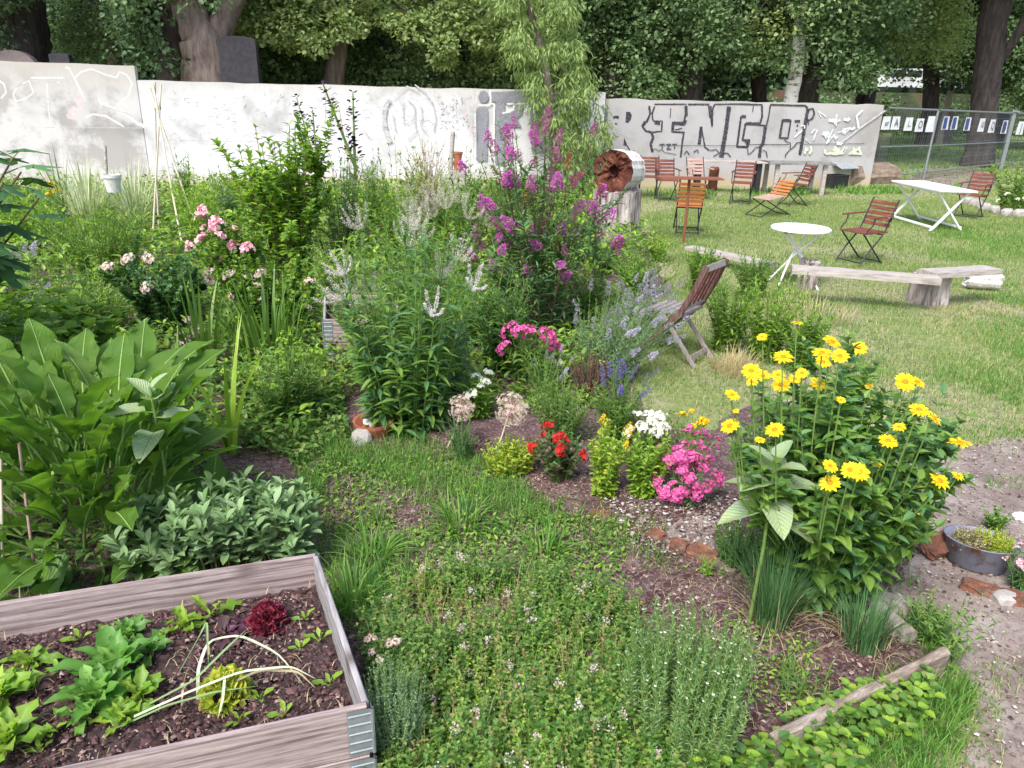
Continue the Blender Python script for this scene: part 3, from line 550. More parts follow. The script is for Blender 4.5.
# ---------------------------------------------------------------- trees
LQ = (np.array([[0, 0, 0], [.5, .5, .12], [0, 1, -.1], [-.5, .5, .12]], float), np.array([[0, 1, 2, 3]]))
def crown_leaves(g, clumps, per, size, mi=0, droop=0.0, tmpl=T_WIDE):
    """leaves scattered through soft clumps; clumps = (x,y,z,r)"""
    c = np.repeat(np.array(clumps, float), per, 0); n = len(c); d = rdir(n, -75, 90); r = c[:, 3:4] * (.35 + .75 * rng.random((n, 1)) ** .6)
    p = c[:, :3] + d * r * np.array([1, 1, .62]); f = nrm(d * np.array([1, 1, .3]) + rng.normal(0, .5, (n, 3)) + np.array([0, 0, -.25 - droop])); u = nrm(rng.normal(0, .5, (n, 3)) + np.array([0, 0, 1.0]) + d * .4)
    scatter(g, tmpl, p, f, u, size * rng.uniform(.6, 1.25, n), mi)
def tree(name, label, trunk, crown, bark='bark', leaf='t_dark', limbs=(), group='trees standing beyond the wall', size=.2, per=90, tmpl=T_WIDE, cat='tree', sides=16):
    """trunk: list of (x,y,z,r); crown: list of clumps"""
    b = np.array(trunk[0][:3]); b[2] = 0; t = thing(name, label, cat, b, group=group); tg = G(); tgb = G()
    def limb(pp):
        pp = np.array(pp, float); K = len(pp); n = (K - 1) * 6 + 1; ti = np.linspace(0, K - 1, n); q = np.stack([np.interp(ti, range(K), pp[:, j]) for j in range(4)], 1)
        q[1:-1, :2] += rng.normal(0, 1, (n - 2, 2)) * q[1:-1, 3:4] * .04; T = nrm(np.gradient(q[:, :3], axis=0)); ref = np.array([0, 1.0, 0]); A = nrm(np.cross(T, ref)); B = np.cross(T, A); an = np.arange(sides) / sides * 2 * np.pi
        ri = 1 + .09 * np.sin(an * 3 + 1)[None] + .02 * rng.normal(0, 1, (n, sides)) + .06 * np.sin(an * 5 + 2)[None]; fl = 1 + 0 * ti
        V = q[:, None, :3] + q[:, None, 3:4] * ri[:, :, None] * (A[:, None] * np.cos(an)[None, :, None] + B[:, None] * np.sin(an)[None, :, None]) - b
        F = [[k * sides + i, k * sides + (i + 1) % sides, (k + 1) * sides + (i + 1) % sides, (k + 1) * sides + i] for k in range(n - 1) for i in range(sides)]
        tg.add(V.reshape(-1, 3), F)
    limb(trunk)
    for l in limbs: limb(l)
    tg.build('trunk', bark, t, smooth=True)
    if crown:
        cg = G(); crown = np.array(crown, float); crown[:, :3] -= b; ct = np.array(trunk)[:, :3] - b
        for c in crown[rng.permutation(len(crown))[:16]]:
            k = rng.uniform(.35, .9); zt = max(c[2] * .5, min(c[2] + 1.5, ct[-1][2] * .9)); tx = [np.interp(zt, ct[:, 2], ct[:, j]) for j in (0, 1)]; s0 = np.array([*tx, zt]); mid = (s0 + c[:3]) / 2 + [0, 0, .5]
            tubes(tgb, [[s0, s0 * .6 + mid * .4 + rng.normal(0, .06, 3), mid, mid * .4 + c[:3] * .6 + rng.normal(0, .08, 3), c[:3]]], .06, .015, 5)
        if tgb.n: tgb.build('branches', 'bark', t, smooth=True)
        crown_leaves(cg, crown, int(per * 2.2) if size > .15 else per, size * (.68 if size > .15 else 1), tmpl=tmpl); cg.build('crown', leaf, t)
    return t
def pxtrunk(pts, Y, zt=None, tilt=0):
    """trunk read from the photo as (px, py, width px) at distance Y, its foot on the ground"""
    out = []
    for px, py, wd in pts: q = PY(px, py, Y); out.append([q[0], Y, q[2], wd / 2 / ppm(q)])
    lo = out[0]
    if lo[2] > .05: k = (lo[2]) ; out.insert(0, [lo[0], Y, -.1, lo[3] * 1.2])
    hi, h2 = out[-1], out[-2]; s = (hi[0] - h2[0]) / max(hi[2] - h2[2], .3); s = max(min(s, .3), -.3)
    out.append([hi[0] + s * 2.5, Y, hi[2] + 3, hi[3] * .75]); out.append([hi[0] + s * 4, Y, hi[2] + 7, hi[3] * .35]); return out
def clumps(px0, px1, py0, py1, Y0, Y1, n, r0=.6, r1=1.1):
    o = []
    for i in range(n):
        q = PY(rng.uniform(px0, px1), rng.uniform(py0, py1), rng.uniform(Y0, Y1)); o.append([*q, rng.uniform(r0, r1)])
    return o
def upper(x, y, r, z0, z1, n): 
    a = rng.random(n) * 6.28; q = r * np.sqrt(rng.random(n)); return [[x + q[i] * math.cos(a[i]), y + q[i] * math.sin(a[i]), rng.uniform(z0, z1), rng.uniform(1.0, 1.8)] for i in range(n)]

def quick(label, pts, Y, foliage, n, leaf, bark='bark', limbs=(), size=.2, per=90, r=3.6, name='broadleaf_tree', zb=7.6, r0=.6, r1=1.1, upn=36, **kw):
    tr = pxtrunk(pts, Y); cr = []
    for f in foliage: cr += clumps(*f[:4], Y - 2.2, Y + 2, f[4] if len(f) > 4 else n, r0, r1)
    t = tree(name, label, tr, cr, bark, leaf, limbs, size=size, per=per, **kw)
    up_ = G(); x, y = tr[-1][0], tr[-1][1]; crown_leaves(up_, np.array(upper(x, y, r, zb, zb + 6, upn)) - np.array([*t.location, 0]), 60, .5); up_.build('crown_top', leaf, t); return t
quick('very dark trunk at the far left behind the wall', [(22, 52, 52), (20, 0, 46)], 25, [(-60, 20, -40, 40, 14), (-90, 90, -60, 5, 12)], 14, 't_dark')
quick('slim brown trunk rising behind the left wall panel', [(115, 60, 13), (106, 30, 11), (100, 0, 9)], 28, [(50, 150, 0, 52, 40), (60, 160, -40, 20, 10)], 40, 't_mid', 'bark_brown', size=.17, r0=.4, r1=.9)
T1 = PY(212, 25, 23.4); Y_ = 23.5
quick('thick forked grey brown trunk, its left stem darker, above the wall joint', [(210, 82, 50), (207, 50, 46), (197, 22, 34), (183, -8, 30)], Y_, [(120, 250, -60, -8, 10)], 10, 't_mid', 'bark_brown',
      limbs=[[[*PY(213, 45, Y_), .42], [*PY(224, 18, Y_), .33], [*PY(240, -12, Y_), .28], [*PY(262, -60, Y_), .18]]], size=.2)
quick('dark brown trunk close left of the thick forked trunk', [(174, 80, 30), (172, 40, 27), (168, 0, 25)], 24.6, [(120, 185, -40, 8, 8), (128, 160, 5, 60, 14)], 12, 't_dark')
quick('lime green broad crown drooping to the wall top beside the willow', [(330, 110, 20), (340, 40, 18), (345, -10, 14)], 26.5, [(238, 480, -30, 30, 64), (235, 330, 5, 50, 26), (420, 570, -30, 62, 40)], 40, 't_lime', 'bark_brown', per=230, size=.135, r0=.4, r1=.75, r=5, upn=50, tmpl=T_WIDE)
quick('deep green bushy tree filling the shade under the lime crown', [(395, 100, 12), (395, 50, 10), (392, 10, 9)], 29, [(240, 500, 35, 88, 70), (240, 520, -20, 40, 30)], 60, 't_mid', per=120, size=.2, r=5)
quick('straight dark trunk right of the willow', [(613, 100, 20), (613, 55, 18), (612, 0, 17)], 27, [(560, 680, -30, 55, 70), (625, 690, 60, 92, 16)], 40, 't_mid', size=.19, per=110)
quick('dark forked trunk leaning right above the first black letters', [(690, 104, 24), (693, 60, 20), (698, 30, 15), (716, 0, 12)], 27, [(640, 750, -35, 34, 34), (650, 790, 30, 60, 12)], 30, 't_mid', limbs=[[[*PY(693, 55, 27), .25], [*PY(686, 30, 27), .2], [*PY(680, 0, 27), .17], [*PY(670, -50, 27), .1]]], size=.19)
quick('narrow dark trunk left of the birch', [(760, 108, 13), (758, 60, 15), (752, 20, 12), (745, -5, 9)], 30, [(720, 790, 0, 62, 40)], 30, 't_mid', size=.2)
quick('white barked birch trunk above the graffiti wall', [(790, 104, 13), (797, 70, 13), (800, 30, 11), (806, 0, 9)], 26.5, [(770, 830, -40, 10, 16), (750, 790, 20, 55, 10)], 10, 't_lime', 'bark_birch', name='birch_tree', size=.13)
quick('dark trunk leaning right just behind the birch', [(806, 106, 22), (812, 70, 18), (820, 38, 15), (832, 0, 10)], 27.5, [(810, 900, -35, 40, 40), (820, 870, 40, 75, 12)], 30, 't_mid', size=.19)
quick('twin dark trunks in front of the parked van, left one', [(861, 112, 9), (859, 60, 10), (855, 0, 9)], 34, [(830, 900, -30, 55, 36)], 30, 't_mid', size=.22)
quick('twin dark trunks in front of the parked van, slanting right one', [(868, 112, 10), (875, 60, 9), (882, 0, 8)], 33.5, [(880, 960, -30, 50, 44)], 30, 't_lime', size=.2)
quick('dark stout trunk standing between the van and the large front tree', [(930, 112, 14), (931, 80, 14), (930, 45, 14)], 42, [(890, 980, -30, 72, 60)], 40, 't_mid', size=.24, r1=1.4)
quick('thin pale trunk leaning right near the large front tree', [(944, 118, 5), (950, 92, 5), (955, 75, 4)], 43, [(940, 975, 20, 85, 20)], 16, 't_dark', 'wood_pale', size=.24)
quick('large dark tree with a pale side branch standing inside the mesh fence', [(976, 166, 30), (980, 140, 24), (983, 110, 23), (988, 60, 24), (994, 10, 26), (998, -20, 25)], 28.5, [(960, 1100, -60, -10, 14)], 14, 't_mid',
      limbs=[[[*PY(992, 70, 28.5), .16], [*PY(1006, 52, 28.3), .15], [*PY(1020, 30, 28), .13], [*PY(1040, -20, 27.8), .1], [*PY(1050, -70, 27.8), .06]]], size=.2)
quick('dense evergreen at the right edge behind the fence', [(1040, 118, 8), (1040, 70, 7), (1040, 10, 6)], 40, [(1000, 1110, 30, 108, 90), (1000, 1110, -30, 40, 50)], 60, 't_mid', name='evergreen_tree', size=.22, per=110)
# corkscrew willow in front of the wall
wy = 17.6
wt = pxtrunk([(555, 185, 9), (553, 120, 8), (545, 60, 7), (530, 10, 6)], wy)
wc = []
for i in range(150):
    py = rng.uniform(-25, 182); c = np.interp(py, [-30, 40, 90, 130, 182], [528, 543, 560, 576, 586]); h = np.interp(py, [-30, 40, 90, 130, 182], [42, 34, 33, 34, 24]); wc.append([*PY(c + rng.uniform(-h, h), py, wy + rng.uniform(-.7, .7)), rng.uniform(.16, .34)])
t = tree('corkscrew_willow', 'yellow green corkscrew willow with twisted hanging shoots covering the wall end', wt, None, 'bark_brown', group=None)
cg = G(); c = np.array(wc); c[:, :3] -= np.array(t.location); crown_leaves(cg, c, 70, .145, droop=.9, tmpl=T_SLIM); cg.build('crown', 'willow', t)
tw = G(); n = 170; s0 = c[rng.integers(0, len(c), n)]; k = np.linspace(0, 1, 9)[None]; ph = rng.random((n, 1)) * 6
pa = np.stack([s0[:, 0:1] + .10 * np.sin(k * 11 + ph) + rng.normal(0, .5, (n, 1)) * k, s0[:, 1:2] + .08 * np.cos(k * 10 + ph) - .3 * k, s0[:, 2:3] + .3 - .75 * k], -1)
tubes(tw, pa, .006, .003, 3); tw.build('shoots', 'willow', t)
# far-off wood that closes the view, and the undergrowth behind the wall
fw = G(); cl = []
for i in range(950):
    a = rng.uniform(-1.05, 1.05); d = rng.uniform(62, 80); cl.append([d * math.sin(a), d * math.cos(a), rng.uniform(.5, 15) ** 1.0, rng.uniform(1.5, 3.2)])
cl = [c for c in cl if c[2] > 1.0 and not (.36 < math.atan2(c[0], c[1]) < .60 and c[2] < 7.5 and math.hypot(c[0], c[1]) < 74)]
crown_leaves(fw, cl, 70, .75); fo = fw.build('far_wood', 't_dark'); tag(fo, kind='stuff')
fb = G(); an = np.linspace(-1.15, 1.15, 60); zz = [0, 4, 9, 14, 19]
V = [[(84 + 3 * math.sin(i * 1.7 + j * 2)) * math.sin(a), (84 + 3 * math.sin(i * 1.7 + j * 2)) * math.cos(a), z] for j, z in enumerate(zz) for i, a in enumerate(an)]
fb.add(V, [[j * 60 + i, j * 60 + i + 1, (j + 1) * 60 + i + 1, (j + 1) * 60 + i] for j in range(4) for i in range(59)]); tag(fb.build('far_wood_backdrop', 't_dark'), kind='structure')  # solid dark surface added behind the far wood's leaves to block the sky
ug = G(); cl = []
for i in range(330):
    x = rng.uniform(-24, 9.5); y = rng.uniform(30, 37); cl.append([x, y, rng.uniform(.3, 5.5), rng.uniform(.7, 1.3)])
crown_leaves(ug, cl, 90, .26); tag(ug.build('undergrowth', 't_dark'), kind='stuff')
ug = G(); cl = []
for i in range(80):
    x = rng.uniform(9, 40); y = rng.uniform(52, 58); cl.append([x, y, rng.uniform(.3, 2.0), rng.uniform(.7, 1.2)])
crown_leaves(ug, cl, 80, .28); tag(ug.build('shrub_belt', 't_mid'), kind='stuff')

# ================================================================ FURNITURE
def wrap(name, mat, parent, fn, smooth=False):
    g = G(); fn(g); return g.build(name, mat, parent, smooth)
def bistro_chair(label, loc, rotz_, wood='wood_red', arms=True, group='slatted folding bistro chairs', back_lean=.16, fold=0):
    """front is local -Y"""
    t = thing('folding_chair', label, 'chair', loc, rotz_, group)
    yb0, yb1 = .19, .19 + back_lean
    wrap('backrest', wood, t, lambda g: [beam(g, (-.215, yb0 + (yb1 - yb0) * ((.54 + k * .07 - .45) / .45), .54 + k * .07), (.215, yb0 + (yb1 - yb0) * ((.54 + k * .07 - .45) / .45), .54 + k * .07), .014, .052, up=(0, .3, 1)) for k in range(5)])
    wrap('seat', wood, t, lambda g: [beam(g, (-.21, -.2 + k * .066, .45), (.21, -.2 + k * .066, .45), .05, .016) for k in range(7)])
    for sx_ in (-1, 1):
        x = sx_ * .2
        wrap('leg', 'metal_dark', t, lambda g: tube(g, [(x, -.24, 0), (x, -.06, .22), (x, .13, .4), (x, .19, .5), (x, yb1 - .01, .88)], .011))
        wrap('leg', 'metal_dark', t, lambda g: tube(g, [(x * .9, .26, 0), (x * .9, .02, .22), (x * .9, -.22, .44)], .011))
        if arms:
            a = wrap('armrest', wood if wood != 'wood_orange' else wood, t, lambda g: beam(g, (x * 1.12, -.2, .66), (x * 1.12, .24, .67), .045, .018))
            wrap('arm_support', 'metal_dark', a, lambda g: tube(g, [(x * 1.1, -.1, .65), (x * 1.1, -.12, .56), (x * 1.08, -.2, .5), (x * 1.05, -.22, .44)], .009))
    for yz in ((.24, .03), (-.2, .05), (.13, .42)): wrap('crossbar', 'metal_dark', t, lambda g: tube(g, [(-.19, *yz), (.19, *yz)], .009))
    return t
def facing(px0, py0, px1, py1):
    """rotation so that local -Y (front) points from ground pixel 0 to ground pixel 1"""
    a = P(px0, py0); b = P(px1, py1); d = b - a; return math.atan2(d[1], d[0]) + math.pi / 2
bistro_chair('slatted folding chair with armrests facing the round white table', P(858, 263), R_(-62), 'wood_red')
bistro_chair('red brown slatted folding chair behind the end of the white cross legged table', P(968, 218), R_(-48), 'wood_red')
bistro_chair('orange slatted chair right behind the thin rusty post', P(686, 232), R_(172), 'wood_orange', arms=False)
bistro_chair('leftmost slatted folding chair against the graffiti wall, half hidden by the white log', P(647, 197), R_(-8), 'wood_red')
bistro_chair('slatted folding chair by the wall standing directly right of the leftmost one', P(665, 201), R_(4), 'wood_red')
bistro_chair('pale faded slatted chair standing at the left end of the long plank table', P(697, 199), R_(12), 'wood_faded')
bistro_chair('pinkish slatted chair turned slightly left in front of the plank table', P(740, 204), R_(-20), 'wood_red')
bistro_chair('slatted chair seen from its side in front of the grey table, facing left', P(792, 206), R_(-75), 'wood_dark' if 0 else 'wood_red')
# the half collapsed chair lying low beside it
def tipped():
    t = thing('folding_chair', 'half collapsed slatted folding chair resting low on the grass beside the side facing chair', 'chair', P(768, 216), R_(-60), 'slatted folding bistro chairs')
    wrap('seat', 'wood_faded', t, lambda g: [beam(g, (-.21, -.24 + k * .066, .34 + k * .008), (.21, -.24 + k * .066, .34 + k * .008), .05, .016) for k in range(7)])
    wrap('backrest', 'wood_orange', t, lambda g: [beam(g, (-.21, .22 + k * .045, .42 + k * .055), (.21, .22 + k * .045, .42 + k * .055), .05, .014, up=(0, -.7, .7)) for k in range(5)])
    for s in (-1, 1):
        x = .2 * s; wrap('leg', 'metal_dark', t, lambda g: tube(g, [(x, -.42, .02), (x, -.05, .2), (x, .24, .38), (x, .42, .7)], .011)); wrap('leg', 'metal_dark', t, lambda g: tube(g, [(x * .9, .42, .02), (x * .9, 0, .19), (x * .9, -.28, .33)], .011))
    for y in (.4, -.4): wrap('crossbar', 'metal_dark', t, lambda g: tube(g, [(-.2, y, .03), (.2, y, .03)], .01))
tipped()
# round white table
q = PY(801, 226, 1); 
b = P(801, 285); rt = None
c = P(801, 227, .72); t = thing('round_table', 'round white garden table with thin white tube legs beside a slatted armchair', 'table', (c[0], c[1], 0))
wrap('tabletop', 'white_paint', t, lambda g: (lathe(g, [(.001, .72), (.33, .72), (.345, .712), (.345, .695), (.33, .688), (.001, .688)], 40)))
for s in (-1, 1):
    wrap('leg', 'white_paint', t, lambda g: tube(g, [(s * .25, -.2, 0), (s * .06, 0, .38), (-s * .2, .18, .69)], .012)); wrap('leg', 'white_paint', t, lambda g: tube(g, [(s * .25, .2, 0), (s * .05, 0, .36), (-s * .2, -.18, .69)], .012))
for y in (-.16, .16): wrap('frame_bar', 'metal_dark', t, lambda g: tube(g, [(-.24, y, .675), (.24, y, .675)], .01))
# white rectangular cross-legged table
a_, b_ = P(913, 184, .72), P(955, 192, .72); cc = P(934, 188.5, .72); ang = math.atan2(b_[1] - a_[1], b_[0] - a_[0])
c4 = [P(*q, .72) for q in ((894, 181), (922, 180), (973, 190), (946, 192))]; lv = (c4[2] + c4[3] - c4[0] - c4[1]) / 2; cc = sum(c4) / 4
t = thing('rectangular_table', 'white rectangular folding table on crossed legs standing on the lawn', 'table', (cc[0], cc[1], 0), math.atan2(lv[1], lv[0])); TL = float(np.linalg.norm(lv)); print('table', TL, np.linalg.norm(c4[1] - c4[0]))
wrap('tabletop', 'white_paint', t, lambda g: (box(g, (0, 0, .71), (TL, .66, .028)), box(g, (0, .27, .675), (TL - .2, .02, .04)), box(g, (0, -.27, .675), (TL - .2, .02, .04))))
for sx_ in (-1, 1):
    for sy in (-1, 1): wrap('leg', 'white_paint', t, lambda g: beam(g, (sx_ * (TL / 2 - .15 + .016 * sy), -.3 * sy, 0), (sx_ * (TL / 2 - .15 + .016 * sy), .28 * sy, .69), .03, .05, up=(1, 0, 0)))
for sy in (-1, 1): wrap('stretcher', 'white_paint', t, lambda g: beam(g, (-TL / 2 + .15, .27 * sy, .07), (TL / 2 - .15, .27 * sy, .07), .03, .04))
# tables at the wall
def plank_table(label, pa, pb, depth, mat, legs, h=.74, thick=.035):
    a, b = P(*pa, h), P(*pb, h); m_ = (a + b) / 2; L = np.linalg.norm((b - a)[:2]); an = math.atan2(b[1] - a[1], b[0] - a[0])
    t = thing('long_table', label, 'table', (m_[0], m_[1], 0), an)
    def tp(g):
        n = 12; xs = np.linspace(-L / 2, L / 2, n); e0 = -depth / 2 + rng.normal(0, .012, n); e1 = depth / 2 + rng.normal(0, .012, n)
        V = [(x, y0, h) for x, y0 in zip(xs, e0)] + [(x, y, h) for x, y in zip(xs, e1)] + [(x, y0, h - thick) for x, y0 in zip(xs, e0)] + [(x, y, h - thick) for x, y in zip(xs, e1)]
        g.add(V, [[i, i + 1, n + i + 1, n + i] for i in range(n - 1)] + [[2 * n + i + 1, 2 * n + i, 3 * n + i, 3 * n + i + 1] for i in range(n - 1)] + [[2 * n + i, 2 * n + i + 1, i + 1, i] for i in range(n - 1)] + [[n + i, n + i + 1, 3 * n + i + 1, 3 * n + i] for i in range(n - 1)] + [[0, n, 3 * n, 2 * n], [n - 1, 3 * n - 1, 4 * n - 1, 2 * n - 1]])
    wrap('tabletop', mat, t, tp)
    for x in (-1, 1):
        for y in (-1, 1): wrap('leg', legs, t, lambda g: box(g, (x * (L / 2 - .22), y * (depth / 2 - .12), (h - thick) / 2), (.09, .07, h - thick)))
plank_table('long pale plank table along the graffiti wall', (690, 160), (768, 161.5), .5, 'wood_pale', 'metal_dark')
plank_table('dark grey topped table at the right half of the graffiti wall', (764, 161.5), (829, 162.5), .85, 'slate', 'wood_pale')
a = P(712, 190); t = thing('wooden_bollard', 'short rusty brown round post leaning under the plank table', 'post', a); wrap('post', 'rust', t, lambda g: lathe(g, [(.001, .55), (.1, .55), (.12, .5), (.11, .1), (.13, 0)], 14, wob=.04))
# rusty thin stand
a = P(683, 243); t = thing('thin_post_table', 'narrow brown board on a thin rusty post in front of the orange chair', 'stand', a, R_(3))
wrap('board', 'rust', t, lambda g: box(g, (0, 0, .985), (.98, .3, .022))); wrap('post', 'rust', t, lambda g: tube(g, [(0, 0, -.05), (.01, 0, .5), (0, 0, .97)], .022))
# stained concrete trough with corrugated sheet and black crate
a, b = P(838, 186), P(900, 183); m_ = (a + b) / 2; an = math.atan2(b[1] - a[1], b[0] - a[0])
t = thing('concrete_slab', 'long low brown stained concrete block lying behind the white table', 'concrete block', (m_[0], m_[1] + .3, 0), an)
def slab(g):
    n = 14; xs = np.linspace(-.95, .95, n); pr = [(-.3, 0), (-.38, .2), (-.33, .5), (-.1, .56), (.25, .53), (.34, .1), (.3, 0)]
    V = []; 
    for x in xs:
        k = 1 - .35 * max(0, (x - .6) / .35) ** 2
        V += [(x + .0 * y, y, z * k) for y, z in pr]
    m = len(pr); V = np.array(V) + rng.normal(0, .006, (n * m, 3)); g.add(V, [[i * m + j, (i + 1) * m + j, (i + 1) * m + j + 1, i * m + j + 1] for i in range(n - 1) for j in range(m - 1)]); g.add(V[:m], [list(range(m))]); g.add(V[-m:], [list(range(m))[::-1]])
wrap('block', 'trough', t, slab)
cs = thing('corrugated_sheet', 'dark corrugated sheet leaning over the left end of the brown concrete block', 'corrugated sheet', P(835, 185) * [1, 1, 0], an)
wrap('sheet', 'metal_grey', cs, lambda g: g.add([(x, -.42 + .5 * u, .46 + .2 * u + .018 * math.sin(k * 1.6)) for u in (0, 1) for k, x in enumerate(np.linspace(-.35, .38, 36))], [[i, i + 1, 36 + i + 1, 36 + i] for i in range(35)]))
t = thing('black_crate', 'black plastic crate in the shade under the corrugated sheet', 'crate', P(834, 188), an)
def crate(g):
    w_, d_, h_ = .56, .34, .34
    for y in (-1, 1): box(g, (0, y * d_ / 2, h_ / 2), (w_, .02, h_))
    for x in (-1, 1): box(g, (x * (w_ / 2 - .012), 0, h_ / 2), (.02, d_ - .024, h_))
    box(g, (0, 0, .012), (w_ - .06, d_ - .03, .02)); box(g, (0, -d_ / 2 - .016, h_ - .02), (w_ + .03, .012, .03))
wrap('body', 'black', t, crate)
# log on the stump
def log(g, r, L, hr=0.0, n=36, K=8, wob=.05, deep=.12, mi_side=0, mi_end=1, taper=0.0, furrow=.02):
    """axis +Z from 0 to L"""
    an = np.arange(n) * 2 * np.pi / n; ph = rng.random(4) * 6; base = 1 + wob * (np.sin(an * 2 + ph[0]) + .6 * np.sin(an * 5 + ph[1]) + .4 * np.sin(an * 9 + ph[2])) + furrow * rng.normal(0, 1, n)
    V = []
    for k in range(K + 1):
        rr = r * (1 + taper * (1 - k / K) ** 2) * (base + .008 * rng.normal(0, 1, n)); V += [(rr[i] * math.cos(an[i]), rr[i] * math.sin(an[i]), L * k / K + (.012 * rng.normal() if k == K else 0)) for i in range(n)]
    g.add(V, [[k * n + i, k * n + (i + 1) % n, (k + 1) * n + (i + 1) % n, (k + 1) * n + i] for k in range(K) for i in range(n)], mi_side)
    for zt, s in ((L, 1), (0, -1)):
        V = []; rings = [1.0, .8, .6, max(hr, .35), hr + .001]
        for j, f in enumerate(rings):
            V += [(r * (1 + (base[i] - 1) * f ** 3 + (rng.normal(0, .03) if 0 < j < 4 else 0)) * f * math.cos(an[i]) * .999, r * (1 + (base[i] - 1) * f ** 3 + (rng.normal(0, .03) if 0 < j < 4 else 0)) * f * math.sin(an[i]) * .999, zt + (rng.normal(0, .022) - (.012 * j if hr else 0) * s if j else 0)) for i in range(n)]
        g.add(V, [[j * n + i, j * n + (i + 1) % n, (j + 1) * n + (i + 1) % n, (j + 1) * n + i] for j in range(len(rings) - 1) for i in range(n)], mi_end)
        if hr:
            V = [(r * hr * f * math.cos(a) * base[i], r * hr * f * math.sin(a) * base[i], zt - s * d) for f, d in ((1, .03), (.8, deep), (.01, deep)) for i, a in enumerate(an)]
            g.add(V, [[j * n + i, j * n + (i + 1) % n, (j + 1) * n + (i + 1) % n, (j + 1) * n + i] for j in range(2) for i in range(n)], mi_end)
sb = P(614, 243); t = thing('tree_stump', 'pale upright weathered stump carrying the hollow log', 'tree stump', sb)
sh = 0.80; g = G(); log(g, .37, sh, taper=.1, furrow=.018, mi_end=0); g.build('stump', 'stump', t, smooth=False)
lt = thing('hollow_log', 'hollow log with rust brown rotten end and white bark lying on the upright stump', 'log', (sb[0], sb[1], sh + .28))
g = G(); log(g, .31, .50, hr=.26, furrow=.022, wob=.022, deep=.2); o = g.build('log', ['birch_log', 'rot'], lt)
ax = Vector((-.50, -.86, .06)).normalized(); o.rotation_mode = 'QUATERNION'; o.rotation_quaternion = ax.to_track_quat('Z', 'Y'); o.location = tuple(-ax * .26)
# bench : planks on stump and log
def plank(label, pa, pb, w_, th, z, mat='wood_pale', name='plank_bench', cat='bench', parent=None):
    a, b = P(*pa, z), P(*pb, z); m_ = (a + b) / 2; L = np.linalg.norm(b - a); an = math.atan2(b[1] - a[1], b[0] - a[0]); g = G(); n = 10; xs = np.linspace(-L / 2, L / 2, n)
    for i in range(1): 
        V = []
        for x in xs:
            j = rng.normal(0, .002, 4); V += [(x, -w_ / 2 + j[0], -th), (x, -w_ / 2 + j[0], j[2]), (x, w_ / 2 + j[1], j[3]), (x, w_ / 2 + j[1], -th)]
        g.add(V, [[k * 4 + a_, (k + 1) * 4 + a_, (k + 1) * 4 + (a_ + 1) % 4, k * 4 + (a_ + 1) % 4] for k in range(n - 1) for a_ in range(4)]); g.add(V[:4], [[0, 1, 2, 3]]); g.add(V[-4:], [[3, 2, 1, 0]])
    o = g.build(name, mat, parent, loc=(m_[0], m_[1], z), rotz=an)
    return tag(o, label, cat) if label else o
plank('long pale plank bench resting on the cut stump', (792, 266), (940, 277), .2, .07, .40)
plank('short pale plank at the right end of the bench running to the white log', (928, 271), (994, 267), .24, .06, .42)
plank('thin old plank lying behind the green bushes left of the round table', (690, 246), (772, 263), .22, .05, .18)
for k, (px, py, rr, hh, lb) in enumerate([(926, 302, .19, .325, 'cut brown stump holding up the joint of the two pale planks')]):
    t = thing('bench_stump', lb, 'tree stump', P(px, py)); g = G(); log(g, rr, hh, taper=.12); g.build('stump', 'stump', t)
g = G(); log(g, .11, .36, wob=.03); o = g.build('white_log', 'birch_log', None); c = P(983, 280, .12); o.location = tuple(c); o.rotation_mode = 'QUATERNION'; o.rotation_quaternion = Vector((-.95, .3, .0)).normalized().to_track_quat('Z', 'Y'); o.location = tuple(c + np.array([.17, -.05, .0])); tag(o, 'short white weathered log under the right end of the bench plank', 'log')
t = thing('bench_stump', 'small stump under the left end of the long pale plank', 'tree stump', P(806, 288)); g = G(); log(g, .12, .325); g.build('stump', 'stump', t)
# wooden folding chair by the lavender
t = thing('wooden_chair', 'weathered dark brown wooden folding chair with upright back slats beside the lavender', 'chair', P(676, 357), R_(53))
for s in (-1, 1):
    x = s * .2; pts = [(.30, 0), (.17, .17), (.02, .34), (-.1, .48), (-.19, .66), (-.27, .88)]
    def post(g):
        for (y0, z0), (y1, z1) in zip(pts[:-1], pts[1:]): beam(g, (x, y0 + (y0 - y1) * .04, z0 + (z0 - z1) * .04), (x, y1, z1), .024, .05, up=(1, 0, 0) if 0 else (0, .8, .6))
    wrap('back_post', 'wood_dark', t, post)
    wrap('leg', 'wood_silver', t, lambda g: beam(g, (x * .86, .1, .43), (x * .86, -.26, 0), .022, .036, up=(0, .8, .6)))
wrap('back_rail', 'wood_silver', t, lambda g: beam(g, (-.19, -.262, .85), (.19, -.262, .85), .02, .055, up=(0, .3, 1)))
wrap('back_rail', 'wood_silver', t, lambda g: beam(g, (-.19, -.118, .51), (.19, -.118, .51), .02, .04, up=(0, .3, 1)))
for k in range(4): wrap('back_slat', 'wood_red' if k % 2 else 'wood_dark', t, lambda g: beam(g, (-.125 + k * .083, -.122, .52), (-.125 + k * .083, -.25, .84), .04, .014, up=(0, .9, .4)))
wrap('seat', 'wood_silver', t, lambda g: [beam(g, (-.18, -.1 + k * .06, .44), (.18, -.1 + k * .06, .44), .048, .016) for k in range(6)])
wrap('stretcher', 'wood_silver', t, lambda g: beam(g, (-.17, -.2, .075), (.17, -.2, .075), .018, .04, up=(0, .3, 1)))

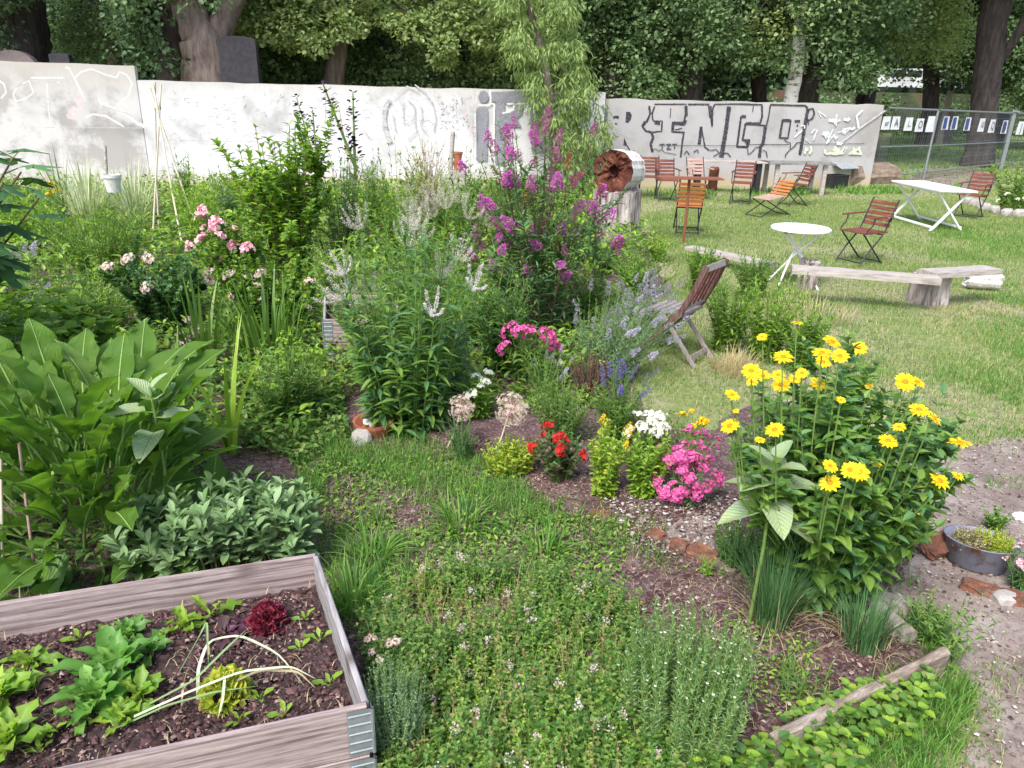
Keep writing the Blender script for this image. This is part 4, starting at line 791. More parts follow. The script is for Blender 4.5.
# ---------------------------------------------------------------- raised beds
ZB = .40
cA, cB, cC = P(315, 553, ZB), P(366, 702, ZB), P(0, 601, ZB)
def collar(label, c0, ux, uy, L, W, tiers=2, h=.195, fill=.25):
    """c0 far right corner; ux towards the left end, uy towards the camera"""
    ux, uy = nrm(np.array([ux[0], ux[1], 0])), nrm(np.array([uy[0], uy[1], 0])); ra = math.atan2(ux[1], ux[0]); t = thing('raised_bed', label, 'raised bed', (c0[0], c0[1], 0), ra); wx, wy_ = ux, uy; ex = np.array([1.0, 0, 0]); ey = uy @ rz(ra); th = .021
    for k in range(tiers):
        z = h * k + h / 2 + .004 * k
        def bd(a, b):
            a = np.array(a); b = np.array(b); return lambda g: beam(g, a + [0, 0, z], b + [0, 0, z], th, h, up=(0, 0, 1))
        wrap('board', 'board_x', t, bd(ex * 0, ex * L)); wrap('board', 'board_x', t, bd(ey * W, ey * W + ex * L))
        wrap('board', 'board_y', t, bd(ey * .0125 - ex * .0, ey * (W - .0125))); wrap('board', 'board_y', t, bd(ex * L + ey * .0125, ex * L + ey * (W - .0125)))
        for c, s in ((ey * 0, -1), (ey * W, 1)):
            def hg(g):
                o = c + ey * s * .014; a = o + ex * .062; V = [a, o, o - ex * .016, c - ex * .0145 + ey * s * .002, c - ex * .0145 - ey * s * .068]
                zz = (z - h / 2 + .012, z + h / 2 - .008); VV = [p + np.array([0, 0, q]) for q in zz for p in V]; g.add(VV, [[i, i + 1, 6 + i, 5 + i] for i in range(4)])
                for j in range(5):
                    zr = zz[0] + (zz[1] - zz[0]) * (j + .5) / 5; tubes(g, np.array([[o + ex * .06 + ey * s * .002 + [0, 0, zr], o + ey * s * .002 - ex * .01 + [0, 0, zr]]]), .0032, None, 4); tubes(g, np.array([[c - ex * .0165 + [0, 0, zr], c - ex * .0165 - ey * s * .06 + [0, 0, zr]]]), .0032, None, 4)
                tube(g, [o - ex * .014 + [0, 0, zz[0]], o - ex * .014 + [0, 0, zz[1]]], .0065)
            wrap('hinge', 'metal_grey', t, hg)
    def soil(g):
        nx, ny = 70, 46; u, v = np.meshgrid(np.linspace(.012, L - .012, nx), np.linspace(.012, W - .012, ny)); u, v = u.ravel(), v.ravel()
        z = fill + .018 * vnoise(u, v, 9, 4) + .012 * vnoise(u, v, 31, 5) + .006 * rng.normal(0, 1, len(u)); V = u[:, None] * ex + v[:, None] * ey; V[:, 2] = z
        k = (np.arange(ny - 1)[:, None] * nx + np.arange(nx - 1)[None]).ravel(); g.add(V, np.stack([k, k + 1, k + nx + 1, k + nx], 1))
    wrap('bed_soil', 'bedsoil', t, soil, True); return t, wx, wy_
bed, EX, EY = collar('grey weathered board raised bed filled with dark soil and salad in the lower left corner', cA, cC - cA, cB - cA, 1.75, float(np.linalg.norm(cB - cA)))
q0 = P(345, 332, .3); q1 = P(323, 290, .3); 
c0 = P(347, 335, .38); bed2, _, _ = collar('grey board raised bed mostly buried in foliage beside the sword leaved plants', P(325, 292, .42), np.array([1.0, .08, 0]), np.array([.22, -.97, 0]), .62, .8, fill=.3)
def bedpt(px, py, z=.265): return P(px, py, z)

# ---------------------------------------------------------------- small hard things
def cane(label, pts, r=.006, mat='bamboo', name='garden_stake', group=None):
    b = np.array(pts[0]); t = np.array(pts, float) - b; g = G(); tube(g, t, r, r * .85, 8); return tag(g.build(name, mat, loc=b, smooth=True), label, 'stake', group)
def tp(px, py, b): return PY(px, py, b[1])
for k, (bx, by, tx, ty) in enumerate([(152, 232, 161, 84), (160, 226, 155, 82), (186, 242, 153, 84), (205, 234, 150, 88)]):
    b = P(bx, by + 30); b = P(bx - (bx - 157) * .0, by + 22); tt = tp(tx, ty, b); ap = P(157, 250)
    if k == 0: wig = thing('bamboo_wigwam', 'tall wigwam of pale bamboo canes tied near the top in front of the wall', 'plant support', (b[0], b[1], 0)); wb = b.copy(); yap = b[1] + .25
    e = PY(tx, ty, yap); m = b + (e - b) * .5; g = G(); tube(g, [b - wb, m - wb + rng.normal(0, .01, 3), e - wb], .014, .011, 8); g.build('cane', 'bamboo', wig, True)
g = G(); e = PY(157.5, 108, yap) - wb; lathe(g, [(.03, -.03), (.045, -.01), (.045, .015), (.03, .03)], 12, c=e); g.build('cord_tie', 'straw_stem', wig)
b = P(3, 590); cane('thin pale stake at the far left edge before the horseradish', [b, tp(1, 452, b)], .007, 'bamboo')
b = P(37, 590); cane('thin brown stake leaning left beside the squash leaves', [b, tp(19, 443, b)], .007, 'wood_faded')
b = P(110, 235); cane('grey wooden stake among the variegated grasses by the white pot', [b, tp(105, 146, b)], .025, 'wood_pale')
b = P(448, 205); cane('broken pale upright branch before the whitewashed wall', [b, tp(453, 132, b)], .05, 'wood_pale')
b = P(365, 255); cane('thin leaning cane rising from the flowers towards the wall', [b, tp(338, 105, b)], .014, 'bamboo')
def pot(label, b, z, r, h, mat, name='flower_pot', cat='flower pot'):
    g = G(); lathe(g, [(r * .0, 0), (r * .72, 0), (r * .95, h * .82), (r * 1.06, h * .83), (r * 1.06, h), (r * .93, h), (r * .88, h * .8), (0, h * .78)], 24); return tag(g.build(name, mat, loc=(b[0], b[1], z), smooth=False), label, cat)
b = P(122, 240); pot('pale grey plastic pot raised among the variegated grasses', b, PY(122, 192, b[1])[2], .125, .24, 'pot_white')
b = P(458, 205); z0 = PY(458, 170, b[1])[2]; pot('lower terracotta pot of the pair by the white wall', b, z0, .1, .17, 'terracotta'); pot('upper terracotta pot sitting tilted on the lower terracotta pot', b, z0 + .175, .095, .17, 'terracotta')
g = G(); box(g, (0, 0, z0 / 2), (.3, .3, z0)); tag(g.build('wooden_pedestal', 'wood_pale', loc=(b[0], b[1], 0)), 'pale wooden pedestal under the terracotta pots', 'pedestal')
def stone(label, px, py, r, mat, flat=.6, name='stone', z=0, cat='stone', rot=0, group=None):
    bm = bmesh.new(); bmesh.ops.create_icosphere(bm, subdivisions=2, radius=1)
    V = np.array([v.co[:] for v in bm.verts]); F = np.array([[v.index for v in f.verts] for f in bm.faces]); bm.free()
    s = rng.integers(0, 1000); V = V * (1 + .16 * vnoise(V[:, 0] + V[:, 2], V[:, 1] - V[:, 2], 2.4, s))[:, None]; V = np.clip(V, -.82, .85) * np.array([r, r * .75, r * flat]); V = V @ rz(rot).T
    g = G(); g.add(V, F); b = P(px, py); return tag(g.build(name, mat, loc=(b[0], b[1], z + r * flat * .55)), label, cat, group)
def brick(label, px, py, s, rot, mat='brick', tilt=(0, 0), z=0.0, group='loose bricks edging the beds'):
    bm = bmesh.new(); s = tuple(q * .82 for q in s); bmesh.ops.create_cube(bm, size=1); bmesh.ops.scale(bm, vec=s, verts=bm.verts); bmesh.ops.subdivide_edges(bm, edges=bm.edges, cuts=3, use_grid_fill=True)
    V = np.array([v.co[:] for v in bm.verts]); F = [[v.index for v in f.verts] for f in bm.faces]; bm.free()
    h = np.array(s) / 2; edge = (np.abs(np.abs(V) - h) < 1e-4).sum(1); V = V * np.where(edge[:, None] >= 2, .965, 1) * np.where(edge[:, None] >= 3, .96, 1) + rng.normal(0, .0035, V.shape)
    g = G(); g.add(V @ (rx(tilt[0]) @ ry(tilt[1])).T, F); b = P(px, py); return tag(g.build('brick', mat, loc=(b[0], b[1], s[2] / 2 - .01 + z), rotz=rot), label, 'brick', group)
brick('large orange brown brick nearest the grassy chive clump', 701, 559, (.17, .13, .07), R_(-38), tilt=(.15, .1))
brick('small orange brick with a clean front face beside the largest one', 677, 551, (.10, .09, .08), R_(-20), tilt=(.1, .2))
brick('dark red brick fourth from the chives in the brick row', 656, 541, (.11, .10, .07), R_(-50), tilt=(.05, -.1))
brick('mossy orange brick half sunk at the left of the brick row', 632, 533, (.12, .10, .04), R_(-35))
brick('grey mossy brick partly under the chive clump', 725, 570, (.14, .11, .05), R_(-28), 'brick_dark')
brick('pale pinkish brick sunk in grass at the left end of the bed edge', 600, 518, (.13, .1, .05), R_(-15))
brick('flat brown brick half hidden in grass below the bronze leaves', 570, 522, (.12, .09, .04), R_(10), 'brick')
brick('orange brown brick tilted up left of the grey basin', 936, 556, (.22, .14, .07), R_(28), tilt=(.45, -.1), z=.05)
brick('red brown brick lying below the grey basin', 981, 594, (.21, .1, .07), R_(-34))
brick('brick at the right edge beneath the pink flowers', 1021, 606, (.2, .1, .08), R_(-30))
brick('whitewashed brick standing out of the grass beside the right chive clump', 897, 614, (.22, .1, .1), R_(-38), 'concrete')
brick('small flat red brick left of the terracotta dish', 352, 445, (.14, .1, .04), R_(10))
stone('grey angular stone below the right basin brick', 1003, 603, .07, 'stone'); stone('pale pointed stone in front of the terracotta dish', 362, 446, .075, 'stone', 1.1)
stone('white stone at the right edge near the path', 1020, 520, .05, 'paint_white')
# terracotta dish with pebbles
b = P(374, 437); t = thing('terracotta_dish', 'broken terracotta dish holding grey pebbles', 'dish', b); g = G(); lathe(g, [(.0, .07), (.08, .07), (.12, .12), (.135, .125), (.13, .1), (.09, .02), (0, .02)], 24, wob=.015); g.build('dish', 'terracotta', t); DISH = t
for i, (dx, dy, r, nm) in enumerate([(-.04, .01, .035, 'largest white pebble in the terracotta dish'), (.03, .03, .028, 'grey pebble at the back of the terracotta dish'), (.0, -.045, .024, 'small pebble at the front rim inside the dish')]):
    o = stone(nm, 374, 437, r, 'stone' if i else 'paint_white', .7, 'pebble', cat='pebble'); o.location = (b[0] + dx, b[1] + dy, .105)
b = P(430, 418); pot('small fallen terracotta pot shard among the stems right of the dish', b, 0, .05, .06, 'terracotta', 'pot_shard', 'shard')
# concrete edging of the near bed
def edging(label, pa, pb, w_, h_, mat='concrete'):
    a, b = P(*pa, h_), P(*pb, h_); m_ = (a + b) / 2; L = np.linalg.norm(b - a); an = math.atan2(b[1] - a[1], b[0] - a[0]); n = 22; g = G(); V = []
    for x in np.linspace(-L / 2, L / 2, n):
        j = rng.normal(0, .004, 6); j *= .6; V += [(x, -w_ / 2 + j[0], -.05), (x, -w_ / 2 + j[1], h_ - .012), (x, -w_ / 2 + .01, h_ + j[2]), (x, w_ / 2 - .01, h_ + j[3]), (x, w_ / 2 + j[4], h_ - .012), (x, w_ / 2 + j[5], -.05)]
    g.add(V, [[k * 6 + a_, (k + 1) * 6 + a_, (k + 1) * 6 + a_ + 1, k * 6 + a_ + 1] for k in range(n - 1) for a_ in range(5)]); g.add(V[:6], [list(range(6))]); g.add(V[-6:], [list(range(6))[::-1]])
    return tag(g.build('bed_edging', mat, loc=(m_[0], m_[1], 0), rotz=an), label, 'edging')
edging('low weathered board edging along the lower right of the near bed', (772, 735), (946, 648), .038, .13, 'edge_wood')
edging('pale concrete edging mostly hidden by grass behind the right chive clump', (862, 590), (912, 632), .07, .07)
# enamel basin
b = P(985, 578); c = P(975, 566); BAS = np.array([c[0], c[1], 0]); t = thing('enamel_basin', 'oval grey enamel basin planted with yellow and rusty stonecrop', 'basin', BAS, R_(-25))
g = G(); n = 36; V = []; pr = [(.0, .0), (.12, .0), (.165, .02), (.2, .14), (.212, .146), (.212, .15), (.195, .148), (.18, .11), (0, .11)]
lathe(g, pr, 36); gv = G(); [gv.add(v * [.80, .56, 1.05], np.array(l).reshape(-1, 4)) for v, l in zip(g.V, g.L)]; gv.build('basin', 'enamel', t, True)

# ---------------------------------------------------------------- fence and beyond
ft = P(928, 186); fence = thing('mesh_fence', 'temporary grey wire mesh fence panels beside the end of the wall', 'fence', (ft[0], ft[1], 0))
f0 = P(874, 186); f1 = P(923, 180); f2 = PY(992, 168, P(992, 166)[1]); f2 = P(1000, 170); f3 = P(1130, 158)
def fp(a, b, ha, hb, name='mesh_panel'):
    a, b = np.array(a), np.array(b); g = G(); up = np.array([0, 0, 1.0]); L = np.linalg.norm(b - a); n = int(L / .12)
    tube(g, [a + up * ha, b + up * hb], .026); tube(g, [a + up * .22, b + up * .22], .02); tube(g, [a + up * ha * .5, b + up * hb * .5], .017)
    t_ = np.linspace(0, 1, n)[:, None]; bs = a + (b - a) * t_; hh = ha + (hb - ha) * t_
    pa = np.stack([bs + up * .2, bs + up * hh], 1); tubes(g, pa, .0025, None, 3)
    for k in range(8): z = .35 + k * .22; tube(g, [a + up * z, b + up * min(z, 2)], .0025, None, 3)
    g2 = G(); g2.add(np.concatenate(g.V) - np.array([ft[0], ft[1], 0]), np.zeros((0, 4), int)); 
    for v in g.V: v -= np.array([ft[0], ft[1], 0])
    g.build(name, 'metal_grey', fence)
hA = PY(886, 108, f0[1])[2]; hB = PY(936, 110, f1[1])[2]; hC = PY(1003, 113, f2[1])[2]
fp(f0 + [0.12, .3, 0], f1, hA, hB); fp(f1 + [.06, 0, 0], f2, hB, hC); fp(f2 + [.1, 0, 0], f3, hC, hC)
fo = np.array([ft[0], ft[1], 0])
g = G(); tube(g, [f1 - fo, f1 - fo + [.02, 0, hB]], .035); g.build('fence_post', 'metal_grey', fence, True)
g = G(); e = f2 - fo; beam(g, e, e + [.0, 0, hC + .02], .14, .14); box(g, e + [0, 0, hC + .06], (.24, .24, .05)); g.build('fence_post', 'metal_grey', fence)
# sheets on the fence
def glyph(s, size, ext=.002):
    cu = bpy.data.curves.new('glyph', 'FONT'); cu.body = s; cu.size = size; cu.align_x = 'CENTER'; cu.align_y = 'CENTER'; o = bpy.data.objects.new('glyph', cu); COL.objects.link(o)
    dg = bpy.context.evaluated_depsgraph_get(); me = bpy.data.meshes.new_from_object(o.evaluated_get(dg)); V = np.array([v.co[:] for v in me.vertices]); F = [list(p.vertices) for p in me.polygons]
    bpy.data.objects.remove(o); bpy.data.curves.remove(cu); bpy.data.meshes.remove(me); return V, F
sheets = [(888, 123, 'ur', 0), (894, 123, 'A', 0), (907, 124, 'L.', 0), (918, 125, 'O', 0), (929, 124, '', 0), (944, 123, '', 1), (953, 123, '', 1), (966, 124, '', 1), (980, 125, '10', 0), (990.5, 126, 'Q', 0), (1003, 127, '8', 1), (1019, 128, 'J', 0)]
sheets[0] = (884.5, 123, 'ur', 0)
desc = ['first sheet hung on the fence, right at the wall end', 'white sheet with a large black A on the mesh fence', 'white sheet with small dark marks right of the letter A sheet', 'white sheet with an outlined round letter on the mesh fence', 'blank tall white sheet just left of the thin fence post', 'half blue sheet directly right of the thin fence post', 'second half blue sheet right of the thin fence post', 'dark blue and white sheet left of the large trunk', 'sheet reading 10 hung in front of the large trunk', 'sheet with a Q shaped mark in front of the large trunk', 'pale sheet with an 8 beside the hooded fence post', 'white sheet with a hooked black mark at the right edge']
def on_fence(px):
    for a, b in ((f0 + [0.12, .3, 0], f1), (f1, f2), (f2, f3)):
        d = ray(px, 124); n = np.array([-(b - a)[1], (b - a)[0], 0]); t_ = ((a - [0, 0, CH]) @ n) / (d @ n); q = np.array([0, 0, CH]) + d * t_
        if (q - a) @ (b - a) <= (b - a) @ (b - a) and (q - a) @ (b - a) > -.5: return q, math.atan2((b - a)[1], (b - a)[0])
    return q, 0
for (px, py, s, bl), dsc in zip(sheets, desc):
    q, an = on_fence(px); d = ray(px, py); k = q[1] / d[1]; c = np.array([0, 0, CH]) + d * k; pm = ppm(c)
    t = thing('fence_sheet', dsc, 'poster', c, an, 'sheets hung along the mesh fence'); w_, h_ = 8.6 / pm / max(math.cos(an - math.atan2(-c[0], c[1])), .55), (12.5 if s or bl else 15) / pm
    g = G(); V = [(x * w_ / 2, -.05 - .012 * math.cos(x * 2 + z), z * h_ / 2) for z in (-1, 0, 1) for x in (-1, -.33, .33, 1)]; g.add(V, [[j * 4 + i, j * 4 + i + 1, j * 4 + i + 5, j * 4 + i + 4] for j in range(2) for i in range(3)]); g.build('sheet', 'paper', t)
    if bl: g = G(); box(g, (-w_ * .17, -.068, 0), (w_ * .52, .003, h_ * .86)); g.build('picture', 'paper_blue', t)
    if s:
        V, F = glyph(s, h_ * .85 / (1 if len(s) == 1 else 1.25)); g = G(); g2 = V.copy(); V = np.stack([g2[:, 0], 0 * g2[:, 0] - .073, g2[:, 1]], 1); g.V.append(V); g.L.append(np.concatenate([np.array(f) for f in F])); g.T.append(np.array([len(f) for f in F])); g.MI.append(np.zeros(len(F), int)); g.n = len(V); g.build('lettering', 'paper_ink', t)
# cemetery stones
def grave(label, px, pyb, pyt, Y, wpx, mat, rnd=.5, th=.22, name='gravestone'):
    c = PY(px, pyt, Y); w_ = wpx / ppm(c); h_ = c[2]; g = G(); n = 12; pr = [(-w_ / 2, 0), (-w_ / 2, h_ - w_ * rnd)] + [(-w_ / 2 * math.cos(a), h_ - w_ * rnd + w_ * rnd * math.sin(a)) for a in np.linspace(.15, math.pi - .15, n)] + [(w_ / 2, h_ - w_ * rnd), (w_ / 2, 0)]
    m_ = len(pr); V = [(x, -th / 2, z) for x, z in pr] + [(x, th / 2, z) for x, z in pr]; g.add(V, [[i, (i + 1) % m_, m_ + (i + 1) % m_, m_ + i] for i in range(m_)]); g.add(V[:m_], [list(range(m_))]); g.add(V[m_:], [list(range(m_))[::-1]])
    return tag(g.build(name, mat, loc=(c[0], Y, 0)), label, 'gravestone')
grave('brown rounded gravestone top showing over the far left of the wall', 12, 0, 50, 23.6, 48, 'grave_light', .35)
grave('small dark block shaped stone behind the left wall panel', 60, 0, 53, 23.8, 20, 'graves', .1)
grave('tall dark tapering stone slab right of the forked trunk', 237, 0, 36, 22.8, 38, 'graves', .12)
grave('pale brown rounded stone on the far grass behind the fence', 948, 0, 111, 44, 17, 'grave_light', .3)
grave('dark leaning slab behind the hooded fence post', 1002, 0, 113, 46, 12, 'graves', .05, .5)
for k in range(7):
    _g = grave(['leftmost', 'second', 'third', 'fourth', 'fifth', 'sixth', 'last'][k] + ' of the small pale upright stones in a row left of the large trunk', 950 + k * 3.3, 0, 116, 58, 1.7, 'grave_light', .3); _g['group'] = 'row of small pale stones in the distance'
# parked vans far behind
def van(label, px, Y, L=5.2):
    c = PY(px, 92, Y); t = thing('parked_van', label, 'van', (c[0], Y, 2.55)); t.scale = (.72, .72, .72); g = G(); s = L / 5.2
    pr = [(-2.6, .4), (-2.6, 1.0), (-2.3, 1.25), (-1.75, 2.05), (-1.45, 2.2), (2.5, 2.2), (2.6, 2.0), (2.6, .4)]; pr = [(x * s, z + .35) for x, z in pr]; m_ = len(pr)
    V = [(x, -1, z) for x, z in pr] + [(x, 1, z) for x, z in pr]; g.add(V, [[i, (i + 1) % m_, m_ + (i + 1) % m_, m_ + i] for i in range(m_)]); g.add(V[:m_], [list(range(m_))]); g.add(V[m_:], [list(range(m_))[::-1]]); g.build('body', 'car_white', t)
    for x0, x1 in ((-1.65, -.75), (-.55, .55), (.75, 2.3)): g = G(); box(g, ((x0 + x1) / 2 * s, -1.005, 2.05), ((x1 - x0) * s, .02, .62)); g.build('window', 'glass_dark', t)
    for x in (-1.7, 1.6):
        g = G(); lathe(g, [(0, -.1), (.36, -.1), (.38, 0), (.36, .1), (0, .1)], 18); V = g.V[0]; g.V[0] = np.stack([V[:, 0] + x * s, V[:, 2] - .98, V[:, 1] + .38], 1); w_ = g.build('wheel', 'tyre', t)
van('white parked van glimpsed between the twin trunks', 893, 61.5, 4.9); van('second white van parked right behind the first one', 935, 63, 4.9)

# ================================================================ PLANTS
def gm(fn, name, mats):
    g = G(); fn(g); return g.mesh(name, mats)
def f_daisy(n=13, w_=.34, lift=.1):
    g = G(); T = leafT(w_, 4, .12, .12, 'obov')
    for ring in (0, 1):
        a = np.arange(n) / n * 6.283 + ring * .24 + rng.normal(0, .05, n); d = np.stack([np.cos(a), np.sin(a), lift + .12 * ring + rng.normal(0, .09, n)], 1)
        scatter(g, T, d * .12, d, (0, 0, 1), (1 - .12 * ring) * rng.uniform(.82, 1, n) * .9, 0)
    lathe(g, [(.26, .03), (.24, .11), (.15, .17), (.001, .19)], 10, mi=1); g.add([(.3 * math.cos(a), .3 * math.sin(a), -.05) for a in np.arange(8) * .785] + [(0, 0, -.25)], [[i, (i + 1) % 8, 8] for i in range(8)], 2); return g
def f_spike(n=150, r=.18, tip=.25, cone=True, sz=.13, mi=0, g=None):
    """a dense flower spike along +Z of length 1"""
    g = g or G(); t = rng.random(n) ** .9; a = rng.random(n) * 6.28; rr = r * (1 - (1 - tip) * t ** 1.4) * np.minimum(1, .5 + t * 5); p = np.stack([rr * np.cos(a), rr * np.sin(a), t], 1)
    d = np.stack([np.cos(a), np.sin(a), rng.uniform(.1, .9, n)], 1); scatter(g, T_WIDE, p, d, (0, 0, 1), sz * (1 - .4 * t), mi); tubes(g, [[[0, 0, -.25], [0, 0, .4], [0, 0, .95]]], .025, .01, 4, 1); return g
def f_dome(n=26, R=1, sz=.42, flat=.6, mi=0):
    g = G(); d = rdir(n, 0, 88); p = d * R * np.array([1, 1, flat]) * rng.uniform(.6, 1.15, (n, 1)); d = nrm(d + rng.normal(0, .35, d.shape)); sz = sz * .85; c = leafT(.8, 2, .1, .1, 'ovate')
    for k in range(5):
        a = k * 1.2566; A = nrm(np.cross(d, [0.3, .2, 1.0])); B = np.cross(d, A); f = A * math.cos(a) + B * math.sin(a); scatter(g, T_WIDE, p, f + d * .25, d, sz, mi)
    sel = rng.integers(0, n, 10); tubes(g, np.stack([p[sel] * 0 + [0, 0, -.7], p[sel] * .9], 1), .03, .02, 3, 1); return g
def f_candelabra(n=7):
    g = G()
    for k in range(n):
        a = k / n * 6.28 + rng.normal(0, .3); L = rng.uniform(.6, 1) if k else 1.55; s = rng.uniform(.45, .95) if k else .08; t = np.linspace(0, 1, 9)
        pa = np.stack([np.cos(a) * s * L * np.sin(t * 1.5), np.sin(a) * s * L * np.sin(t * 1.5), L * (t ** 1.25)], 1); rad = .034 * np.sin(np.clip(t * .95 + .1, 0, 1) * 3.0) ** .8 + .003; n2 = 130; ti = .08 + .92 * rng.random(n2) ** .9; c = np.stack([np.interp(ti, t, pa[:, j]) for j in range(3)], 1)
        aa = rng.random(n2) * 6.28; rr = np.interp(ti, t, rad) * rng.uniform(.3, 1, n2); d = np.stack([np.cos(aa), np.sin(aa), .5 + 0 * aa], 1); scatter(g, T_SLIM, c + d * rr[:, None] * [1, 1, 0], d, (0, 0, 1), .088 * rng.uniform(.5, 1.2, n2), 0); tubes(g, [pa], .008, .003, 3, 1)
    return g
def f_allium():
    g = G(); n = 130; d = rdir(n, -85, 90) * rng.uniform(.72, 1.08, (n, 1)); tubes(g, np.stack([d * .05, d * .86], 1), .008, .008, 3, 1)
    for k in range(6):
        a = k * 1.047; A = nrm(np.cross(d, [.3, .2, 1.0])); B = np.cross(d, A); scatter(g, T_SLIM, d * .86, A * math.cos(a) + B * math.sin(a) + d * .5, d, .17, 0)
    c = rdir(50, -85, 90); scatter(g, T_SLIM, c * .2, c, (0, 0, 1), .35, 2); return g
FM = dict(daisy=[f_daisy().mesh('daisy_head', ['f_yellow', 'f_orange', 'stem']) for _ in range(4)], bud=[f_spike(130, .25, .3, sz=.16).mesh('buddleia_spike', ['f_purple', 'stem']) for _ in range(3)],
          rust=[f_spike(110, .16, .3).mesh('spent_spike', ['f_rust', 'stem'])], cand=[f_candelabra(k).mesh('spire_cluster', ['f_lilac', 'stem']) for k in (6, 7, 8)],
          mag=[f_dome(26).mesh('magenta_cluster', ['f_magenta', 'stem'])], pink=[f_dome(22, sz=.42, R=.9).mesh('pink_cluster', ['f_pink', 'stem'])], white=[f_dome(26).mesh('white_cluster', ['f_white', 'stem'])],
          pale=[f_dome(20).mesh('pale_cluster', ['f_palepink', 'stem'])], lav=[f_spike(60, .13, .4, sz=.2).mesh('lavender_spike', ['f_lav', 'stem'])], blue=[f_spike(60, .09, .4, sz=.13).mesh('blue_spike', ['f_blue', 'stem'])],
          dark=[f_spike(50, .07, .3, sz=.10).mesh('dark_spike', ['f_dark', 'stem'])], yel=[f_dome(16, sz=.5, flat=.8).mesh('yellow_cluster', ['f_yellow', 'stem'])], yspike=[f_spike(60, .16, .3, sz=.2).mesh('yellow_spike', ['f_yellow', 'stem'])],
          red=[f_dome(12, sz=.55).mesh('red_cluster', ['f_red', 'stem'])], all=[f_allium().mesh('allium_head', ['f_palepink', 'straw_stem', 'f_allium'])], lime=[f_dome(20, sz=.3).mesh('lime_cluster', ['g_lime', 'stem'])])
def stempaths(n, H, R, K=6, r0=.3, lean=(0, 0), bow=1.7, hv=(.65, 1.0), ctr=False):
    a = rng.random(n) * 6.28; q = np.sqrt(rng.random(n)); b = np.stack([np.cos(a) * q * R * r0, np.sin(a) * q * R * r0, 0 * a], 1)
    h = H * rng.uniform(*hv, n) * (1 - .22 * q ** 2); tx = np.stack([np.cos(a) * q * R * (1 - r0) + lean[0], np.sin(a) * q * R * (1 - r0) + lean[1], h], 1); t = np.linspace(0, 1, K)[None, :, None]
    return b[:, None] + np.concatenate([tx[:, None, :2] * t ** bow, tx[:, None, 2:] * t], 2) + rng.normal(0, .01, (n, K, 3)) * t * min(1, H)
def herb(name, label, cat, b, H, R, n=12, T=T_OV, ls=.06, nodes=10, per=2, mat='g_mid', smat='stem', t0=.15, el=25, sr=.004, lean=(0, 0), r0=.3, fl=None, group=None, bow=1.7, taper=.5, hv=(.65, 1), side=0, kind=None, leafname='foliage', mat2=None):
    """stems with leaves set round them; fl = list of (key, count, size, spread in t, part name)"""
    t = thing(name, label, cat, (b[0], b[1], b[2] if len(b) > 2 else 0), group=group); pa = stempaths(n, H, R, 6, r0, lean, bow, hv); g = G(); tubes(g, pa, sr, sr * .5, 4)
    if side:
        i = rng.integers(0, n, n * side); u = rng.uniform(.35, .9, n * side); s0 = np.array([[np.interp(u[k] * 5, range(6), pa[i[k], :, j]) for j in range(3)] for k in range(len(i))]); d = rdir(len(i), 15, 65); L = H * .22 * rng.uniform(.5, 1.2, len(i))
        tt = np.linspace(0, 1, 6)[None, :, None]; sp = s0[:, None] + d[:, None] * L[:, None, None] * tt + np.array([0, 0, 1.0]) * (L[:, None, None] * .3) * tt ** 2; tubes(g, sp, sr * .5, sr * .3, 3); allp = np.concatenate([pa, sp])
    else: allp = pa
    g.build('stems', smat, t)
    lg = G(); N = len(allp); m = nodes; u = np.linspace(t0, .985, m)[None] + rng.normal(0, .3 / m, (N, m)); u[n:] = np.linspace(.15, 1, m)[None]; u = np.clip(u, .02, 1) * 5; k0 = np.clip(u.astype(int), 0, 4); f = (u - k0)[..., None]; idx = np.arange(N)[:, None]
    pos = allp[idx, k0] * (1 - f) + allp[idx, k0 + 1] * f; tang = nrm(allp[idx, k0 + 1] - allp[idx, k0]); az = (np.arange(m) * 1.571)[None] + rng.random((N, 1)) * 6.28 + rng.normal(0, .3, (N, m))
    for q in range(per):
        a = az + q * 6.283 / per; e = np.radians(rng.normal(el, 16, a.shape)) + (u / 5) ** 2 * .5; d = np.stack([np.cos(a) * np.cos(e), np.sin(a) * np.cos(e), np.sin(e)], -1); s = ls * (1 - taper * (u / 5) ** 2) * rng.uniform(.7, 1.15, a.shape)
        sel = (rng.random(a.shape) < .35) if mat2 else np.zeros(a.shape, bool)
        for mi, ms in ((0, ~sel), (1, sel)):
            if ms.any(): scatter(lg, T, pos[ms], d[ms], tang[ms] * .5 + np.array([0, 0, 1.0]), s[ms], mi)
    lg.build(leafname, [mat] + ([mat2] if mat2 else []), t)
    for key, cnt, sz, tr, nm in (fl or []):
        order = rng.permutation(N if side else n)[:cnt] if cnt <= (N if side else n) else rng.integers(0, N, cnt)
        if cnt > 100:
            fg = G(); me = FM[key][0]; V = np.array([v.co[:] for v in me.vertices]); Fq = [list(p.vertices) for p in me.polygons]; 
            F3 = [f_ for f_ in Fq if len(f_) == 3]; F4 = [f_ for f_ in Fq if len(f_) == 4]; mi4 = np.array([p.material_index for p in me.polygons if len(p.vertices) == 4])
            for j in range(cnt):
                i = order[j % len(order)]; u_ = 1 - rng.random() * tr; p = allp[i, -1] * u_ + allp[i, -2] * (1 - u_); fg.add(V * sz * rng.uniform(.7, 1.1) + p, np.array(F4), 0)
            o = fg.build(nm, [me.materials[0]], t)
        else:
            for j, i in enumerate(order):
                p = allp[i, -1] + (0 if tr == 0 else (allp[i, -2] - allp[i, -1]) * rng.random() * tr); d = Vector(allp[i, -1] - allp[i, -2]).normalized() + Vector(rng.normal(0, .18, 3))
                me = FM[key][j % len(FM[key])]; inst(nm, me, t, p, d.to_track_quat('Z', 'Y'), sz * rng.uniform(.75, 1.15))
    return t, allp
